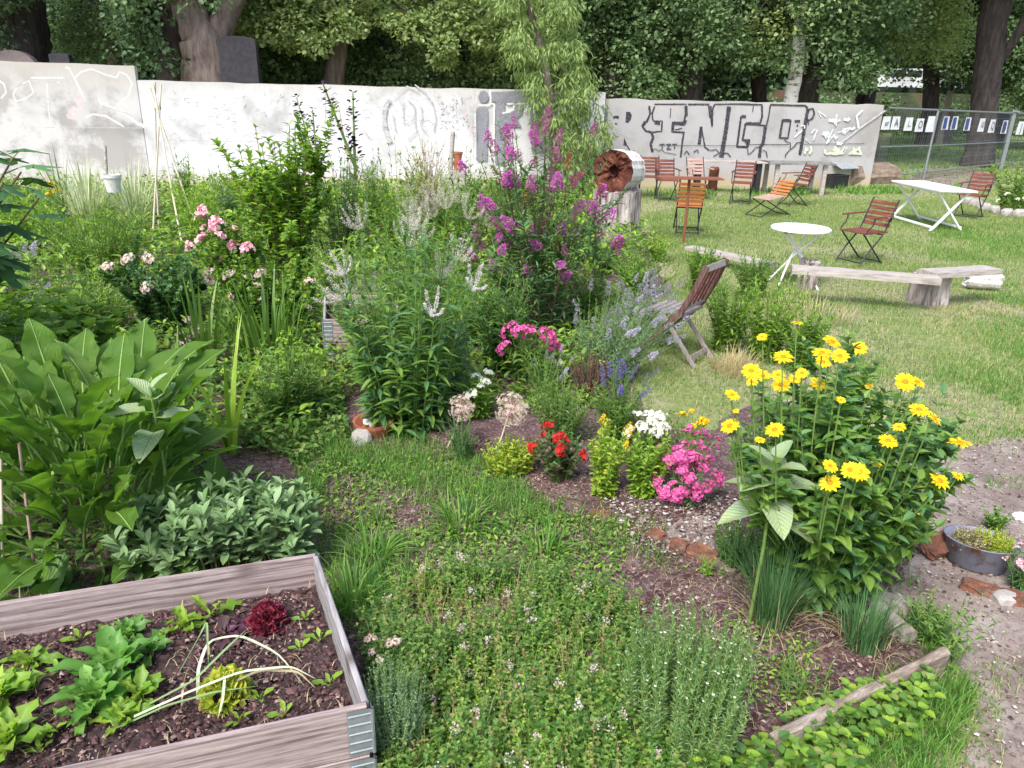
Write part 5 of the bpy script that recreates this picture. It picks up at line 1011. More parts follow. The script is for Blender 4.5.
def HT(px, py, ty, tx=None):
    b = P(px, py); return b, PY(tx if tx is not None else px, ty, b[1])[2], ppm(b)
def hp(name, label, cat, px, py, ty, wpx, tx=None, **kw):
    """herb placed by its foot, top and width as seen in the photo"""
    b, H, m = HT(px, py, ty, tx); return herb(name, label, cat, b, H, wpx / 2 / m, **kw)
def tuft(name, label, cat, px, py, ty, wpx, n, W, lean=.5, mat='grass_lush', K=5, r0=.35, fl=None, bend=.6, z=0):
    b, H, m = HT(px, py, ty); t = thing(name, label, cat, (b[0], b[1], z)); g = G(); clump_tuft(g, 0, 0, n, H * 1.05, W, lean, wpx / 2 / m * r0, K=K, bend=bend); g.build('blades', mat, t)
    return t
def bigleaves(t, n, L, Wf, R, mat, seeds=4, el=(25, 75), wav=.012, H0=0, droop=.45, name='leaf', shape='obov', pet=.22, cols=5, K=9, rib=True, z0=0.0, fold=.25, azr=None):
    """large single leaves on stalks, each leaf a part of its plant"""
    for i in range(n):
        a = (rng.random() * 6.28) if azr is None else rng.uniform(*azr); e = math.radians(rng.uniform(*el)); l = L * rng.uniform(.65, 1.1); T = leafT(Wf, K, fold, droop * rng.uniform(.5, 1.4), shape, wav / .1 * .1, pet, cols, seed=i); b = np.array([math.cos(a) * R * rng.random(), math.sin(a) * R * rng.random(), z0])
        d = np.array([math.cos(a) * math.cos(e), math.sin(a) * math.cos(e), math.sin(e)]); up = np.array([-math.cos(a) * math.sin(e), -math.sin(a) * math.sin(e), math.cos(e)]) + rng.normal(0, .42, 3); g = G(); scatter(g, T, b[None], d[None], up, l, 0)
        if rib:
            V = T[0].reshape(K + 1, cols, 3)[:, cols // 2].copy(); V = np.concatenate([[[0, 0, 0]], V]); r = nrm(np.cross(d, up)); nn = np.cross(r, d); pa = b + l * (V[:, :1] * r + V[:, 1:2] * d + (V[:, 2:] + .004) * nn); tubes(g, pa[None], .014 * l + .001, .002, 5, 1)
        o = g.build(name, [mat, 'rib'], t, smooth=True); leaf_uv(o.data, T, Wf)

# --- behind: along the wall
tuft('variegated_grass', 'cream striped grass clump left of the grey pot by the wall', 'grass', 92, 238, 140, 50, 260, .016, .5, 'variegated')
tuft('variegated_grass', 'cream striped grass clump around and right of the grey pot', 'grass', 138, 238, 140, 44, 220, .016, .5, 'variegated')
tuft('broad_leaf_reed', 'green reed tuft left of the cream striped grass', 'plant', 70, 238, 142, 16, 30, .03, .3, 'g_mid')
hp('yellow_daisy_plant', 'small plant with bright yellow flowers below the faded painted wall panel', 'plant', 62, 225, 182, 34, n=16, ls=.06, nodes=8, mat='g_lime', fl=[('yel', 9, .07, .2, 'flower')])
hp('rosemary_bush', 'wide upright green bush with needle leaves in front of the grey pot', 'bush', 105, 285, 190, 120, n=90, T=T_SLIM, ls=.05, nodes=38, per=3, mat='g_mid', mat2='g_lime', sr=.005, el=40, taper=.2, t0=.05)
hp('lavender_plant', 'lavender coloured spikes at the far left edge below the fig leaves', 'plant', 18, 345, 240, 90, n=40, T=T_SLIM, ls=.07, nodes=12, mat='g_grey', fl=[('lav', 22, .1, .1, 'flower_spike')])
# fig
fb, fH, fm = HT(-70, 430, 118); t = thing('fig_bush', 'large lobed blue green fig leaves reaching in from the left edge', 'bush', fb); pa = stempaths(15, fH * 1.02, .42, 6, .2, lean=(.72, 0), hv=(.80, 1.0)); g = G(); tubes(g, pa, .014, .006, 6); g.build('stems', 'stem_brown', t)
def fig_leaf():
    V = [(0, .0, 0)]; 
    for a, r in ((-150, .22), (-118, .5), (-100, .46), (-86, .32), (-66, .74), (-48, .78), (-34, .36), (-14, .82), (0, 1.0), (14, .82), (34, .36), (48, .78), (66, .74), (86, .32), (100, .46), (118, .5), (150, .22)): V.append((math.sin(R_(a)) * r * .62, .12 + math.cos(R_(a)) * r * .62 + .1, -.12 * r * r + .03 * math.cos(a)))
    n = len(V) - 1; V.append((0, .28, .04)); return np.array(V), np.array([[n + 1, i + 1, i] for i in range(1, n)] + [[n + 1, 1, 0], [n + 1, 0, n]])
TF = fig_leaf(); g = G(); 
for s_ in pa:
    m = 8; u = rng.uniform(.6, 1, m) * 5; k = np.clip(u.astype(int), 0, 4); p = s_[k] + (s_[k + 1] - s_[k]) * (u - k)[:, None]; d = rdir(m, -10, 35); q = p + d * .09; tubes(g, np.stack([p, q], 1), .004, None, 4, 1); scatter(g, TF, q, d + [0, 0, -.3], (0, 0, 1), rng.uniform(.22, .34, m), 0)
g.build('leaves', ['g_blue', 'stem'], t)
hp('viburnum_shrub', 'bright green leafy shrub standing tall against the white wall', 'shrub', 289, 275, 112, 98, n=36, T=T_OV, ls=.125, nodes=18, per=2, mat='g_lime', mat2='g_mid', smat='stem_brown', sr=.007, r0=.5, hv=(.6, 1.02), bow=1.2, t0=.1, el=20, side=2, taper=.3)
hp('hollyhock', 'dark purple flower spire leaning right beside the tall shrub', 'flower', 318, 262, 158, 10, n=2, ls=.14, nodes=6, mat='g_mid', lean=(.1, 0), fl=[('dark', 2, .85, 0, 'flower_spike')], hv=(.95, 1))
hp('hollyhock', 'thin dark upright flower spire before the middle of the white wall', 'flower', 356, 262, 150, 10, n=2, ls=.14, nodes=6, mat='g_mid', fl=[('dark', 2, .8, 0, 'flower_spike')], hv=(.95, 1))
for i, (x, y, ty, w_, mt, lb) in enumerate([(345, 262, 158, 64, 'g_grey', 'loose grey green perennial right of the tall shrub'), (400, 262, 152, 74, 'g_mid', 'airy green perennial in front of the pale ring painted on the wall'), (468, 262, 164, 60, 'g_deep', 'dark green perennial under the terracotta pots'), (30, 262, 192, 70, 'g_lime', 'light green perennial at the left before the faded wall panel'), (205, 262, 180, 60, 'g_lime', 'pale leaved perennial behind the pink roses')]):
    hp('perennial', lb, 'plant', x, y, ty - 14, w_, n=40, T=T_LAN, ls=.11, nodes=16, mat=mt, mat2='g_lime', group='tall perennials along the wall', taper=.4, t0=.08, hv=(.72, 1.05))
for i, (x, y, ty, w_, mt, lb) in enumerate([(190, 230, 150, 24, 'g_straggle', 'thin tall weed stalk against the white wall right of the wigwam'), (232, 235, 162, 40, 'g_grey', 'grey green bushy growth against the wall left of the tall shrub'), (375, 235, 158, 34, 'g_straggle', 'thin stalks below the painted ring on the wall'), (438, 240, 166, 50, 'g_lime', 'light green clump left of the terracotta pots'), (505, 245, 160, 40, 'g_mid', 'green growth under the silver graffiti letters'), (30, 235, 172, 40, 'g_straggle', 'wispy green growth against the faded wall panel')]):
    hp('perennial', lb, 'plant', x, y, ty, w_, n=30, T=T_LAN2, ls=.12, nodes=18, mat=mt, mat2='g_mid', group='tall perennials along the wall', taper=.4, t0=.08, hv=(.65, 1.08))
hp('dried_shrub', 'brown twiggy seed head shrub before the whitewashed wall', 'shrub', 428, 250, 132, 44, n=26, T=T_QUAD, ls=.04, nodes=14, mat='straw', smat='stem_brown', side=4, t0=.5, fl=[('lime', 14, .035, .4, 'seed_head')])
hp('rose_bush', 'rose bush with bright pink clusters right of the bamboo wigwam', 'rose', 236, 300, 200, 92, n=34, T=T_ROUND, ls=.065, nodes=16, per=3, mat='g_mid', mat2='g_lime', fl=[('pink', 12, .075, .15, 'flower_cluster')], side=1)
hp('rose_bush', 'low dark leaved rose bush with few pale blooms in front of the wigwam', 'rose', 165, 335, 235, 110, n=44, T=T_ROUND, ls=.06, nodes=20, per=3, mat='g_blue', mat2='g_mid', fl=[('pale', 7, .06, .2, 'flower_cluster')], side=1)
hp('rose_bush', 'rose bush with round pale green leaves and faded blooms behind the sword leaves', 'rose', 275, 335, 250, 120, n=46, T=T_ROUND, ls=.06, nodes=20, per=3, mat='g_mid', mat2='g_lime', fl=[('pale', 12, .05, .2, 'flower_cluster')], side=1)
hp('raspberry_plant', 'raspberry canes with broad light green leaves on the left', 'plant', 60, 400, 275, 130, n=46, T=T_HEART, ls=.17, nodes=9, per=3, mat='g_lime', mat2='g_mid', sr=.004, el=12)
hp('currant_bush', 'leafy green bush at the left edge beneath the lavender coloured spikes', 'bush', -10, 440, 300, 110, n=44, T=T_HEART, ls=.12, nodes=11, per=3, mat='g_mid', mat2='g_straggle', sr=.004, el=10)
hp('perennial', 'tall fresh green clump at the left edge under the fig leaves', 'plant', -5, 360, 232, 120, n=50, T=T_OV, ls=.11, nodes=16, mat='g_lime', mat2='g_mid', t0=.05)
hp('perennial', 'loose green clump between the lavender spikes and the dark rose bush', 'plant', 100, 345, 245, 90, n=46, T=T_LAN, ls=.09, nodes=16, mat='g_straggle', mat2='g_lime', t0=.05)
hp('perennial', 'green feathery clump between the pink roses and the tall spires', 'plant', 340, 320, 225, 80, n=46, T=T_LAN2, ls=.09, nodes=18, mat='g_straggle', mat2='g_lime', t0=.05)
hp('perennial', 'bushy green filler directly below the pale lilac spires', 'plant', 380, 380, 262, 110, n=60, T=T_LAN, ls=.09, nodes=18, mat='g_mid', mat2='g_straggle', t0=.05)
hp('perennial', 'fresh green clump hiding the right end of the second raised bed', 'plant', 450, 350, 262, 90, n=50, T=T_LAN, ls=.09, nodes=18, mat='g_lime', mat2='g_mid', t0=.05)
hp('golden_marjoram', 'low golden yellow leafed patch between the roses and the tall spires', 'plant', 318, 285, 262, 70, n=70, T=T_QUAD, ls=.045, nodes=12, mat='g_yellow', r0=.9)
# --- butterfly bush
bb, ap = hp('butterfly_bush', 'butterfly bush covered in purple flower spikes beside the pale stump', 'bush', 541, 335, 118, 148, n=50, hv=(.45, 1.04), T=T_LAN, ls=.115, nodes=14, per=2, mat='g_blue', mat2='g_mid', smat='stem_brown', sr=.006, r0=.25, bow=1.25, side=2, t0=.15, fl=[('bud', 84, .135, 0, 'flower_spike'), ('rust', 13, .16, 0, 'spent_flower_spike')])
hp('perennial', 'dense lance leaved clump at the foot of the butterfly bush', 'plant', 500, 372, 262, 80, n=50, T=T_LAN, ls=.10, nodes=20, mat='g_deep', mat2='g_mid', t0=.05)
hp('phlox_plant', 'magenta phlox cluster flowering before the butterfly bush', 'flower', 528, 385, 318, 50, n=14, T=T_LAN, ls=.08, nodes=12, mat='g_mid', fl=[('mag', 8, .07, .1, 'flower_cluster')])
hp('veronicastrum', 'tall leafy stand topped by pale lilac candelabra flower spires', 'flower', 410, 428, 185, 135, n=40, T=T_LAN, ls=.15, nodes=16, per=3, mat='g_mid', mat2='g_blue', sr=.005, r0=.45, bow=1.3, t0=.08, el=12, hv=(.62, 1.0), fl=[('cand', 14, .17, 0, 'flower_spire')])
hp('veronicastrum', 'pale lilac spires standing farther back left of the butterfly bush', 'flower', 425, 330, 182, 125, n=30, T=T_LAN, ls=.13, nodes=16, per=3, mat='g_mid', sr=.005, r0=.6, bow=1.2, fl=[('cand', 9, .22, 0, 'flower_spire')])
hp('perennial', 'narrow leaved light clump right of the tall spired stand', 'plant', 452, 400, 300, 60, n=40, T=T_LAN2, ls=.12, nodes=16, mat='g_grey', mat2='g_mid')
# --- sword leaves, sedum
def sword(label, px, py, ty, w_, n, mat='g_mid'):
    b, H, m = HT(px, py, ty); t = thing('iris_clump', label, 'plant', b, group='sword leaved clumps'); g = G(); a = rng.random(n) * 6.28; r = w_ / 2 / m * np.sqrt(rng.random(n)) * .6; blades(g, np.stack([r * np.cos(a), r * np.sin(a), 0 * a], 1), H * rng.uniform(.6, 1.1, n), .035, rng.uniform(.05, .5, n), K=6, az=a, bend=.2); g.build('leaves', mat, t)
sword('wide clump of sword shaped leaves left of the second raised bed', 270, 365, 268, 90, 60, 'g_mid'); sword('narrower sword leaved clump above the horseradish', 205, 372, 272, 50, 26, 'g_mid'); sword('tall light sword leaves rising behind the horseradish', 232, 455, 318, 20, 9, 'g_lime')
sword('bright upright sword leaves behind the pale young sunflower', 180, 440, 330, 24, 10, 'g_lime')
hp('astilbe', 'pale pink feathery flower behind the horseradish', 'flower', 196, 372, 318, 24, n=8, T=T_OV, ls=.06, nodes=6, fl=[('pale', 7, .045, .2, 'flower_cluster')])
hp('stonecrop', 'green stonecrop clump with flat pale flower heads', 'plant', 285, 425, 335, 86, n=60, T=T_LAN, ls=.075, nodes=16, per=2, mat='g_mid', mat2='g_straggle', fl=[('lime', 20, .05, 0, 'flower_head')])
# --- horseradish
b, H, m = HT(100, 548, 330); print('H horse', H); t = thing('horseradish', 'huge horseradish clump with long glossy wavy leaves', 'plant', b); [bigleaves(t, n_, H * .42, .33, .46, 'v_horse', el=e_, wav=.036, droop=.4, shape='obov', pet=.25, z0=z_, K=16) for n_, e_, z_ in ((56, (55, 89), .56), (52, (45, 84), .34), (40, (25, 70), .16), (16, (5, 40), .03))]
b, H, m = HT(40, 500, 320); t = thing('horseradish', 'second horseradish clump farther back against the left edge', 'plant', b); bigleaves(t, 70, .40, .33, .5, 'v_horse', el=(35, 87), wav=.036, droop=.38, shape='obov', z0=.25, K=16)
b, H, m = HT(185, 545, 370); t = thing('horseradish', 'smaller horseradish shoots leaning right above the sage', 'plant', b); bigleaves(t, 24, .36, .30, .22, 'v_horse', el=(25, 80), wav=.034, droop=.45, shape='obov', z0=.05, K=16)
def sunfl(label, px, py, ty, L, n, mat='v_pale', off=(0, 0)):
    b, H, m = HT(px, py, ty); t = thing('young_sunflower', label, 'plant', b); g = G(); tube(g, [(0, 0, 0), (.01, 0, H * .5), (0, 0, H)], .009, .006); g.build('stem', 'stem', t, True)
    for i in range(n):
        a = i * 2.4 + .5; z = H * (1 - .028 * i) - .02; l = L * (.55 + .5 * min(1, i / 4)); e = R_(55 - 9 * min(i, 7)); T = leafT(.66, 7, .2, .22, 'heart', .006, .16, 5, i); d = np.array([math.cos(a) * math.cos(e), math.sin(a) * math.cos(e), math.sin(e)])
        g = G(); scatter(g, T, np.array([[0, 0, z]]), d[None], (0, 0, 1), l, 0); V = T[0].reshape(8, 5, 3)[:, 2]; V = np.concatenate([[[0, 0, 0]], V]); r = nrm(np.cross(d, [0, 0, 1.0])); nn = np.cross(r, d); tubes(g, (np.array([0, 0, z]) + l * (V[:, :1] * r + V[:, 1:2] * d + (V[:, 2:] + .006) * nn))[None], .003, .0012, 4, 1); o = g.build('leaf', [mat, 'rib'], t, True); leaf_uv(o.data, T, .66)
sunfl('pale broad leaved young sunflower in front of the horseradish', 178, 562, 388, .2, 10); sunfl('pale broad leaved young sunflower in front of the yellow daisies', 748, 628, 456, .2, 12)
# sage
for i, (x, y, ty, w_) in enumerate([(165, 580, 505, 90), (225, 575, 478, 100), (285, 570, 485, 80)]):
    hp('sage_plant', ['grey green sage mound nearest the horseradish', 'middle grey green sage mound above the raised bed', 'right sage mound above the raised bed corner'][i], 'herb', x, y, ty, w_, n=46, T=T_OBOV, ls=.11, nodes=9, per=2, mat='g_sage', sr=.003, t0=.4, el=38, group='sage mounds', taper=.35, r0=.5)
b, H, m = HT(28, 612, 540); t = thing('squash_plant', 'lobed squash leaves at the left edge above the raised bed', 'plant', b); bigleaves(t, 14, .26, .95, .18, 'v_squash', el=(15, 65), wav=.012, droop=.3, shape='heart', pet=.4, name='leaf', fold=.12)
# --- middle bed
def allium(label, px, py, tx, ty, r):
    b, H, m = HT(px, py, ty, tx); e = PY(tx, ty, b[1]) - b; t = thing('allium', label, 'flower', b); g = G(); tube(g, [(0, 0, 0), e * .5 + [0.02, 0, 0], e * .95], .006, .005); g.build('stalk', 'straw_stem', t, True); inst('flower_head', FM['all'][0], t, e, None, r)
allium('large dried allium ball on a leaning pale stalk', 484, 470, 511, 409, .112); allium('smaller faded allium ball left of the large one', 445, 452, 461, 408, .092)
hp('golden_feverfew', 'bright lime mound beneath the large allium ball', 'plant', 508, 475, 438, 60, n=70, T=T_WIDE, ls=.035, nodes=12, per=2, mat='g_yellow', mat2='g_lime', r0=.6)
hp('small_pine_herb', 'small feathery dark tuft left of the large allium ball', 'herb', 462, 462, 415, 36, n=34, T=T_SLIM, ls=.03, nodes=24, per=3, mat='g_blue', el=35)
hp('coral_bells', 'bronze leaved plant with small red flowers right of the lime mound', 'plant', 558, 482, 425, 62, n=40, T=T_ROUND, ls=.055, nodes=7, per=2, mat='g_bronze', mat2='g_deep', fl=[('red', 12, .035, .1, 'flower')], t0=.3)
hp('loosestrife', 'yellow green leafy clump left of centre before the brick row', 'plant', 603, 498, 418, 50, n=24, T=T_OV, ls=.055, nodes=18, per=2, mat='g_lime', mat2='g_yellow', t0=.05, fl=[('yspike', 5, .07, .1, 'flower_spike')])
hp('loosestrife', 'yellow green leafy clump touching the pink flowers', 'plant', 643, 498, 425, 62, n=34, T=T_OV, ls=.055, nodes=18, per=2, mat='g_lime', t0=.05)
hp('phlox_plant', 'white flowered phlox behind the yellow green clumps', 'flower', 650, 455, 412, 46, n=16, T=T_LAN, ls=.06, nodes=10, mat='g_mid', fl=[('white', 11, .04, 0, 'flower_cluster')])
hp('carnation_mound', 'mound of bright magenta flowers at the right end of the bed', 'flower', 682, 502, 445, 64, n=60, T=T_LAN2, ls=.05, nodes=10, mat='g_grey', r0=.5, hv=(.35, 1), fl=[('mag', 58, .036, .1, 'flower')])
hp('carnation_mound', 'thin stand of small deep pink flowers above the magenta mound', 'flower', 690, 470, 422, 50, n=20, T=T_LAN2, ls=.05, nodes=8, mat='g_mid', fl=[('mag', 12, .02, .1, 'flower')])
hp('yellow_wallflower', 'few small yellow flowers beside the dry lawn edge', 'flower', 692, 445, 412, 30, n=9, T=T_LAN2, ls=.05, nodes=8, mat='g_lime', fl=[('yel', 7, .028, .1, 'flower')])
hp('salvia', 'upright green clump with thin deep blue flower spikes', 'flower', 618, 445, 362, 62, n=40, T=T_LAN2, ls=.07, nodes=20, mat='g_mid', t0=.05, fl=[('blue', 13, .11, 0, 'flower_spike')])
hp('feathery_herb', 'soft feathery green clump behind the bronze leaved plant', 'herb', 560, 445, 372, 74, n=60, T=T_SLIM, ls=.05, nodes=24, per=2, mat='g_straggle')
hp('white_bellflower', 'plant with a few white flowers left of the feathery clump', 'flower', 478, 420, 368, 50, n=26, T=T_OV, ls=.08, nodes=9, mat='g_lime', mat2='g_mid', fl=[('white', 8, .035, .1, 'flower')])
hp('asters', 'small pale violet flowers before the lavender', 'flower', 545, 400, 350, 60, n=26, T=T_LAN2, ls=.06, nodes=12, mat='g_mid', fl=[('lav', 10, .06, 0, 'flower_spike')])
hp('heather', 'brown purple dried heather mound in front of the lavender', 'shrub', 590, 398, 350, 56, n=60, T=T_SLIM, ls=.03, nodes=18, mat='f_dark', mat2='f_rust', smat='stem_brown', r0=.5)
hp('lavender_plant', 'large grey green lavender leaning towards the wooden chair with pale violet spikes', 'lavender', 606, 378, 285, 110, n=170, T=T_SLIM, ls=.045, nodes=18, per=2, mat='g_grey', sr=.002, r0=.45, t0=.05, lean=(.16, .1), hv=(.5, 1), fl=[('lav', 46, .095, 0, 'flower_spike')])
hp('lavender_plant', 'lavender bush close behind the wooden chair legs', 'lavender', 645, 345, 278, 70, n=110, T=T_SLIM, ls=.045, nodes=14, per=2, mat='g_grey', sr=.002, r0=.45, lean=(.05, .1), hv=(.5, 1), fl=[('lav', 40, .10, 0, 'flower_spike')])
hp('perennial', 'green leafy clump between the stump and the wooden chair', 'plant', 640, 295, 248, 80, n=50, T=T_LAN, ls=.10, nodes=16, mat='g_mid', mat2='g_lime')
hp('perennial', 'light green clump at the right foot of the pale stump', 'plant', 658, 262, 232, 36, n=24, T=T_LAN, ls=.09, nodes=14, mat='g_lime')
hp('perennial', 'green growth at the left foot of the pale stump', 'plant', 602, 275, 242, 36, n=30, T=T_OV, ls=.08, nodes=14, mat='g_mid')
hp('perennial', 'dark pot height clump between the butterfly bush and the lavender', 'plant', 585, 320, 265, 60, n=40, T=T_LAN, ls=.09, nodes=14, mat='g_mid')
for i, (x, y, ty, w_, mt, lb) in enumerate([(725, 350, 268, 76, 'g_mid', 'green goldenrod clump directly right of the wooden chair'), (765, 360, 262, 80, 'g_lime', 'brighter goldenrod clump left of the long plank bench'), (800, 372, 300, 60, 'g_mid', 'goldenrod clump right behind the yellow daisies'), (700, 292, 240, 50, 'g_mid', 'goldenrod tuft behind the top of the wooden chair'), (752, 300, 248, 50, 'g_straggle', 'goldenrod tuft hiding the thin old plank')]):
    hp('goldenrod', lb, 'plant', x, y, ty, w_, n=46, T=T_LAN, ls=.085, nodes=20, per=2, mat=mt, mat2='g_mid' if mt != 'g_mid' else 'g_lime', group='goldenrod clumps by the wooden chair', t0=.05)
tuft('seed_grass', 'dry blond seeding grass in front of the plank bench', 'grass', 805, 318, 290, 90, 260, .005, .5, 'straw', r0=1)
tuft('seed_grass', 'dry grass tuft right of the wooden chair legs', 'grass', 732, 372, 340, 50, 260, .005, .6, 'straw', r0=.8)
# --- heliopsis
hb, hH, hm = HT(815, 592, 345); t, ap = herb('false_sunflower', 'tall bushy plant with many bright yellow daisies at the right', 'flower', hb, hH, .50, n=84, T=T_OV, ls=.092, nodes=19, per=2, mat='g_mid', mat2='g_blue', sr=.004, r0=.35, bow=1.15, t0=.05, el=12, hv=(.6, .97), side=1, taper=.45)
for (px, py, s) in [(797, 323, .6), (762, 337, .5), (832, 342, 1), (859, 348, .8), (783, 357, .9), (822, 353, .9), (840, 356, .8), (823, 362, .8), (751, 371, .9), (763, 376, .8), (778, 375, .7), (781, 385, .9), (795, 379, .7), (802, 373, .6), (819, 384, 1), (864, 383, .95), (732, 395, .7), (752, 382, .6), (730, 426, .9), (736, 411, .3), (775, 430, .9), (760, 440, .5), (905, 382, 1), (917, 382, .95), (919, 410, .9), (934, 418, .8), (888, 441, .9), (899, 427, .6), (960, 443, 1.1), (830, 466, .7), (830, 483, .9), (850, 470, .8), (859, 472, .9), (940, 481, 1), (958, 476, .6), (876, 464, .5), (841, 400, .4), (918, 512, .35)]:
    Y = hb[1] + (rng.uniform(-.3, .12) if py < 390 else rng.uniform(-.64, -.5) + .28 * abs(px - 825) / 140); q = PY(px, py, Y) - hb; d = Vector((q[0] * .5 + rng.normal(0, .2), -.35 + rng.normal(0, .2), .9)).normalized(); r = s * .046
    inst('flower', FM['daisy'][rng.integers(0, 4)], t, q, d.to_track_quat('Z', 'Y'), r); foot = np.array([q[0] * .45, q[1] * .45, q[2] * .35]); g = G(); mid = (foot + q) / 2 + np.array([q[0] * .12, q[1] * .12, .0]); tube(g, [foot, mid, q - np.array(d) * .01], .0035, .0028, 5); 
    for k in range(5):
        u = .25 + .13 * k; p = foot * (1 - u) ** 2 + 2 * mid * u * (1 - u) + q * u * u; a = k * 1.57 + rng.random(); 
        for w_ in (0, 3.14): scatter(g, T_OV, p[None], np.array([[math.cos(a + w_), math.sin(a + w_), .3]]), (0, 0, 1), .085 * (1 - .1 * k), 1)
    g.build('flower_stalk', ['stem', 'g_mid'], t)
def chive(label, px, py, ty, w_, n):
    t = tuft('chive_clump', label, 'herb', px, py, ty, w_, n, .0045, .45, 'g_blue', K=5, r0=.5, bend=.35); b, H, m = HT(px, py, ty); g = G(); clump_tuft(g, 0, 0, n // 5, H * .75, .0035, .8, w_ / 2 / m * .7, K=5, bend=.8); g.build('dry_blades', 'straw', t)
chive('large dark chive clump left of the yellow daisies foot', 770, 628, 522, 62, 320); chive('dark chive clump below the yellow daisies near the path', 862, 650, 580, 70, 240); chive('small chive tuft beside the grey mossy brick', 745, 575, 540, 30, 80)
hp('savory_plant', 'pale upright herb with tiny white flowers in the lower middle', 'herb', 680, 745, 606, 135, n=260, T=T_SLIM, ls=.026, nodes=40, per=2, mat='g_savory', mat2='g_straggle', sr=.0018, r0=.75, bow=1.2, t0=.05, el=40, taper=.3, fl=[('white', 120, .0045, .9, 'flowers')])
hp('thyme_mound', 'dark grey thyme mound beside the raised bed corner', 'herb', 397, 760, 655, 70, n=150, T=T_QUAD, ls=.016, nodes=26, per=2, mat='g_grey', mat2='g_sage', sr=.0015, r0=.6)
hp('oregano_flowers', 'tall oregano stems with pale pink flower heads beside the raised bed', 'herb', 385, 690, 625, 34, n=9, T=T_OV, ls=.02, nodes=12, mat='g_straggle', fl=[('pale', 9, .018, .1, 'flower_head')])
# right side
hp('hydrangea_shrub', 'green leafy shrub at the right edge behind the stones', 'shrub', 1012, 212, 152, 70, n=34, T=T_OV, ls=.13, nodes=14, per=2, mat='g_mid', mat2='g_lime', el=15)
hp('white_flower_clump', 'low white and pink flower clump at the right edge among stones', 'flower', 1015, 214, 192, 40, n=20, T=T_OV, ls=.06, nodes=8, mat='g_mid', fl=[('white', 14, .05, .1, 'flower')])
for i, (x, y) in enumerate([(975, 206), (984, 210), (994, 213), (1006, 216), (1019, 217), (968, 204)]): stone(['pale boulder second from the table chair', 'pale boulder third from the table chair', 'pale boulder in the middle of the stone row', 'long pale boulder right of the middle of the row', 'last pale boulder at the right edge of the photo', 'pale boulder closest to the table chair'][i], x, y, .16, 'stone', .7, rot=rng.random() * 3, group='boulders edging the right flower bed')
hp('pink_carnation', 'pink flowered carnation at the right edge beside the basin', 'flower', 1020, 592, 548, 50, n=40, T=T_LAN2, ls=.04, nodes=12, mat='g_blue', fl=[('pink', 16, .02, .1, 'flower')])
herb('stonecrop', 'rusty brown stonecrop at the left of the grey basin', 'plant', [BAS[0] - .06, BAS[1], .11], .09, .085, n=110, T=T_QUAD, ls=.018, nodes=9, mat='f_rust' if 0 else 'straw', mat2='g_bronze', sr=.0015, r0=.9)
herb('stonecrop', 'yellow stonecrop at the right of the grey basin', 'plant', [BAS[0] + .055, BAS[1], .11], .10, .085, n=110, T=T_QUAD, ls=.018, nodes=9, mat='g_yellow', sr=.0015, r0=.9)
hp('tall_weed', 'dark leafy weed leaning over the path by the concrete edging', 'weed', 945, 668, 605, 50, n=5, T=T_LAN, ls=.07, nodes=8, mat='g_mid', lean=(.08, 0))
hp('seedling_weed', 'small weed with bright leaves on the mossy brick', 'weed', 706, 580, 555, 24, n=8, T=T_OV, ls=.03, nodes=5, mat='g_lime')
hp('low_shrub', 'dark small leaved creeping shrub under the young sunflower', 'shrub', 738, 565, 520, 60, n=60, T=T_QUAD, ls=.025, nodes=14, mat='g_deep', mat2='g_blue', r0=.6)
hp('plain_weed', 'leafy weed patch right of the grey basin far side', 'weed', 992, 530, 508, 30, n=14, T=T_OV, ls=.04, nodes=7, mat='g_mid')

# ---------------------------------------------------------------- salad in the raised bed
def rosette(name, label, px, py, L, n, mat, shape='obov', W=.45, el=(20, 80), wav=.012, cat='salad plant', group=None, z=.262, cols=5, K=6, droop=.3, one=False):
    b = bedpt(px, py, z); t = thing(name, label, cat, b, group=group); g = G()
    for i in range(n):
        a = i * 2.4 + rng.normal(0, .3); e = math.radians(el[0] + (el[1] - el[0]) * (1 - i / max(n - 1, 1))); l = L * rng.uniform(.75, 1.15) * (.6 + .4 * i / n); T = leafT(W, K, .2, droop * rng.uniform(.5, 1.4), shape, wav / L * .6, .12, cols, i); d = np.array([math.cos(a) * math.cos(e), math.sin(a) * math.cos(e), math.sin(e)])
        up = np.array([-math.cos(a) * math.sin(e), -math.sin(a) * math.sin(e), math.cos(e)]); scatter(g, T, np.array([[0, 0, 0]]) + d * .004, d[None], up + rng.normal(0, .15, 3), l, 0)
    g.build('leaves', mat, t, True); return t
def frilly(label, px, py, r, h, mat, z=.262):
    b = bedpt(px, py, z); t = thing('curly_lettuce', label, 'lettuce', b); g = G(); n = 260; d = rdir(n, 0, 88); p = d * np.array([r, r, h]) * rng.uniform(.75, 1.05, (n, 1)); T = leafT(1.1, 3, .1, .2, 'obov', .12, 0, 7, 3); scatter(g, T, p * .8, d + rng.normal(0, .35, (n, 3)), rng.normal(0, 1, (n, 3)), r * rng.uniform(.3, .55, n), 0); g.build('leaves', mat, t)
frilly('round dark red curly lettuce near the far corner of the bed', 268, 624, .068, .085, 'lollo_red'); rosette('dark_lettuce', 'flat dark red leaved lettuce left of the round red one', 225, 634, .10, 12, 'lollo_dark', W=.6, el=(5, 40), wav=.012, cat='lettuce', cols=5); frilly('bright yellow green curly lettuce in the middle of the bed', 226, 696, .075, .085, 'g_yellow')
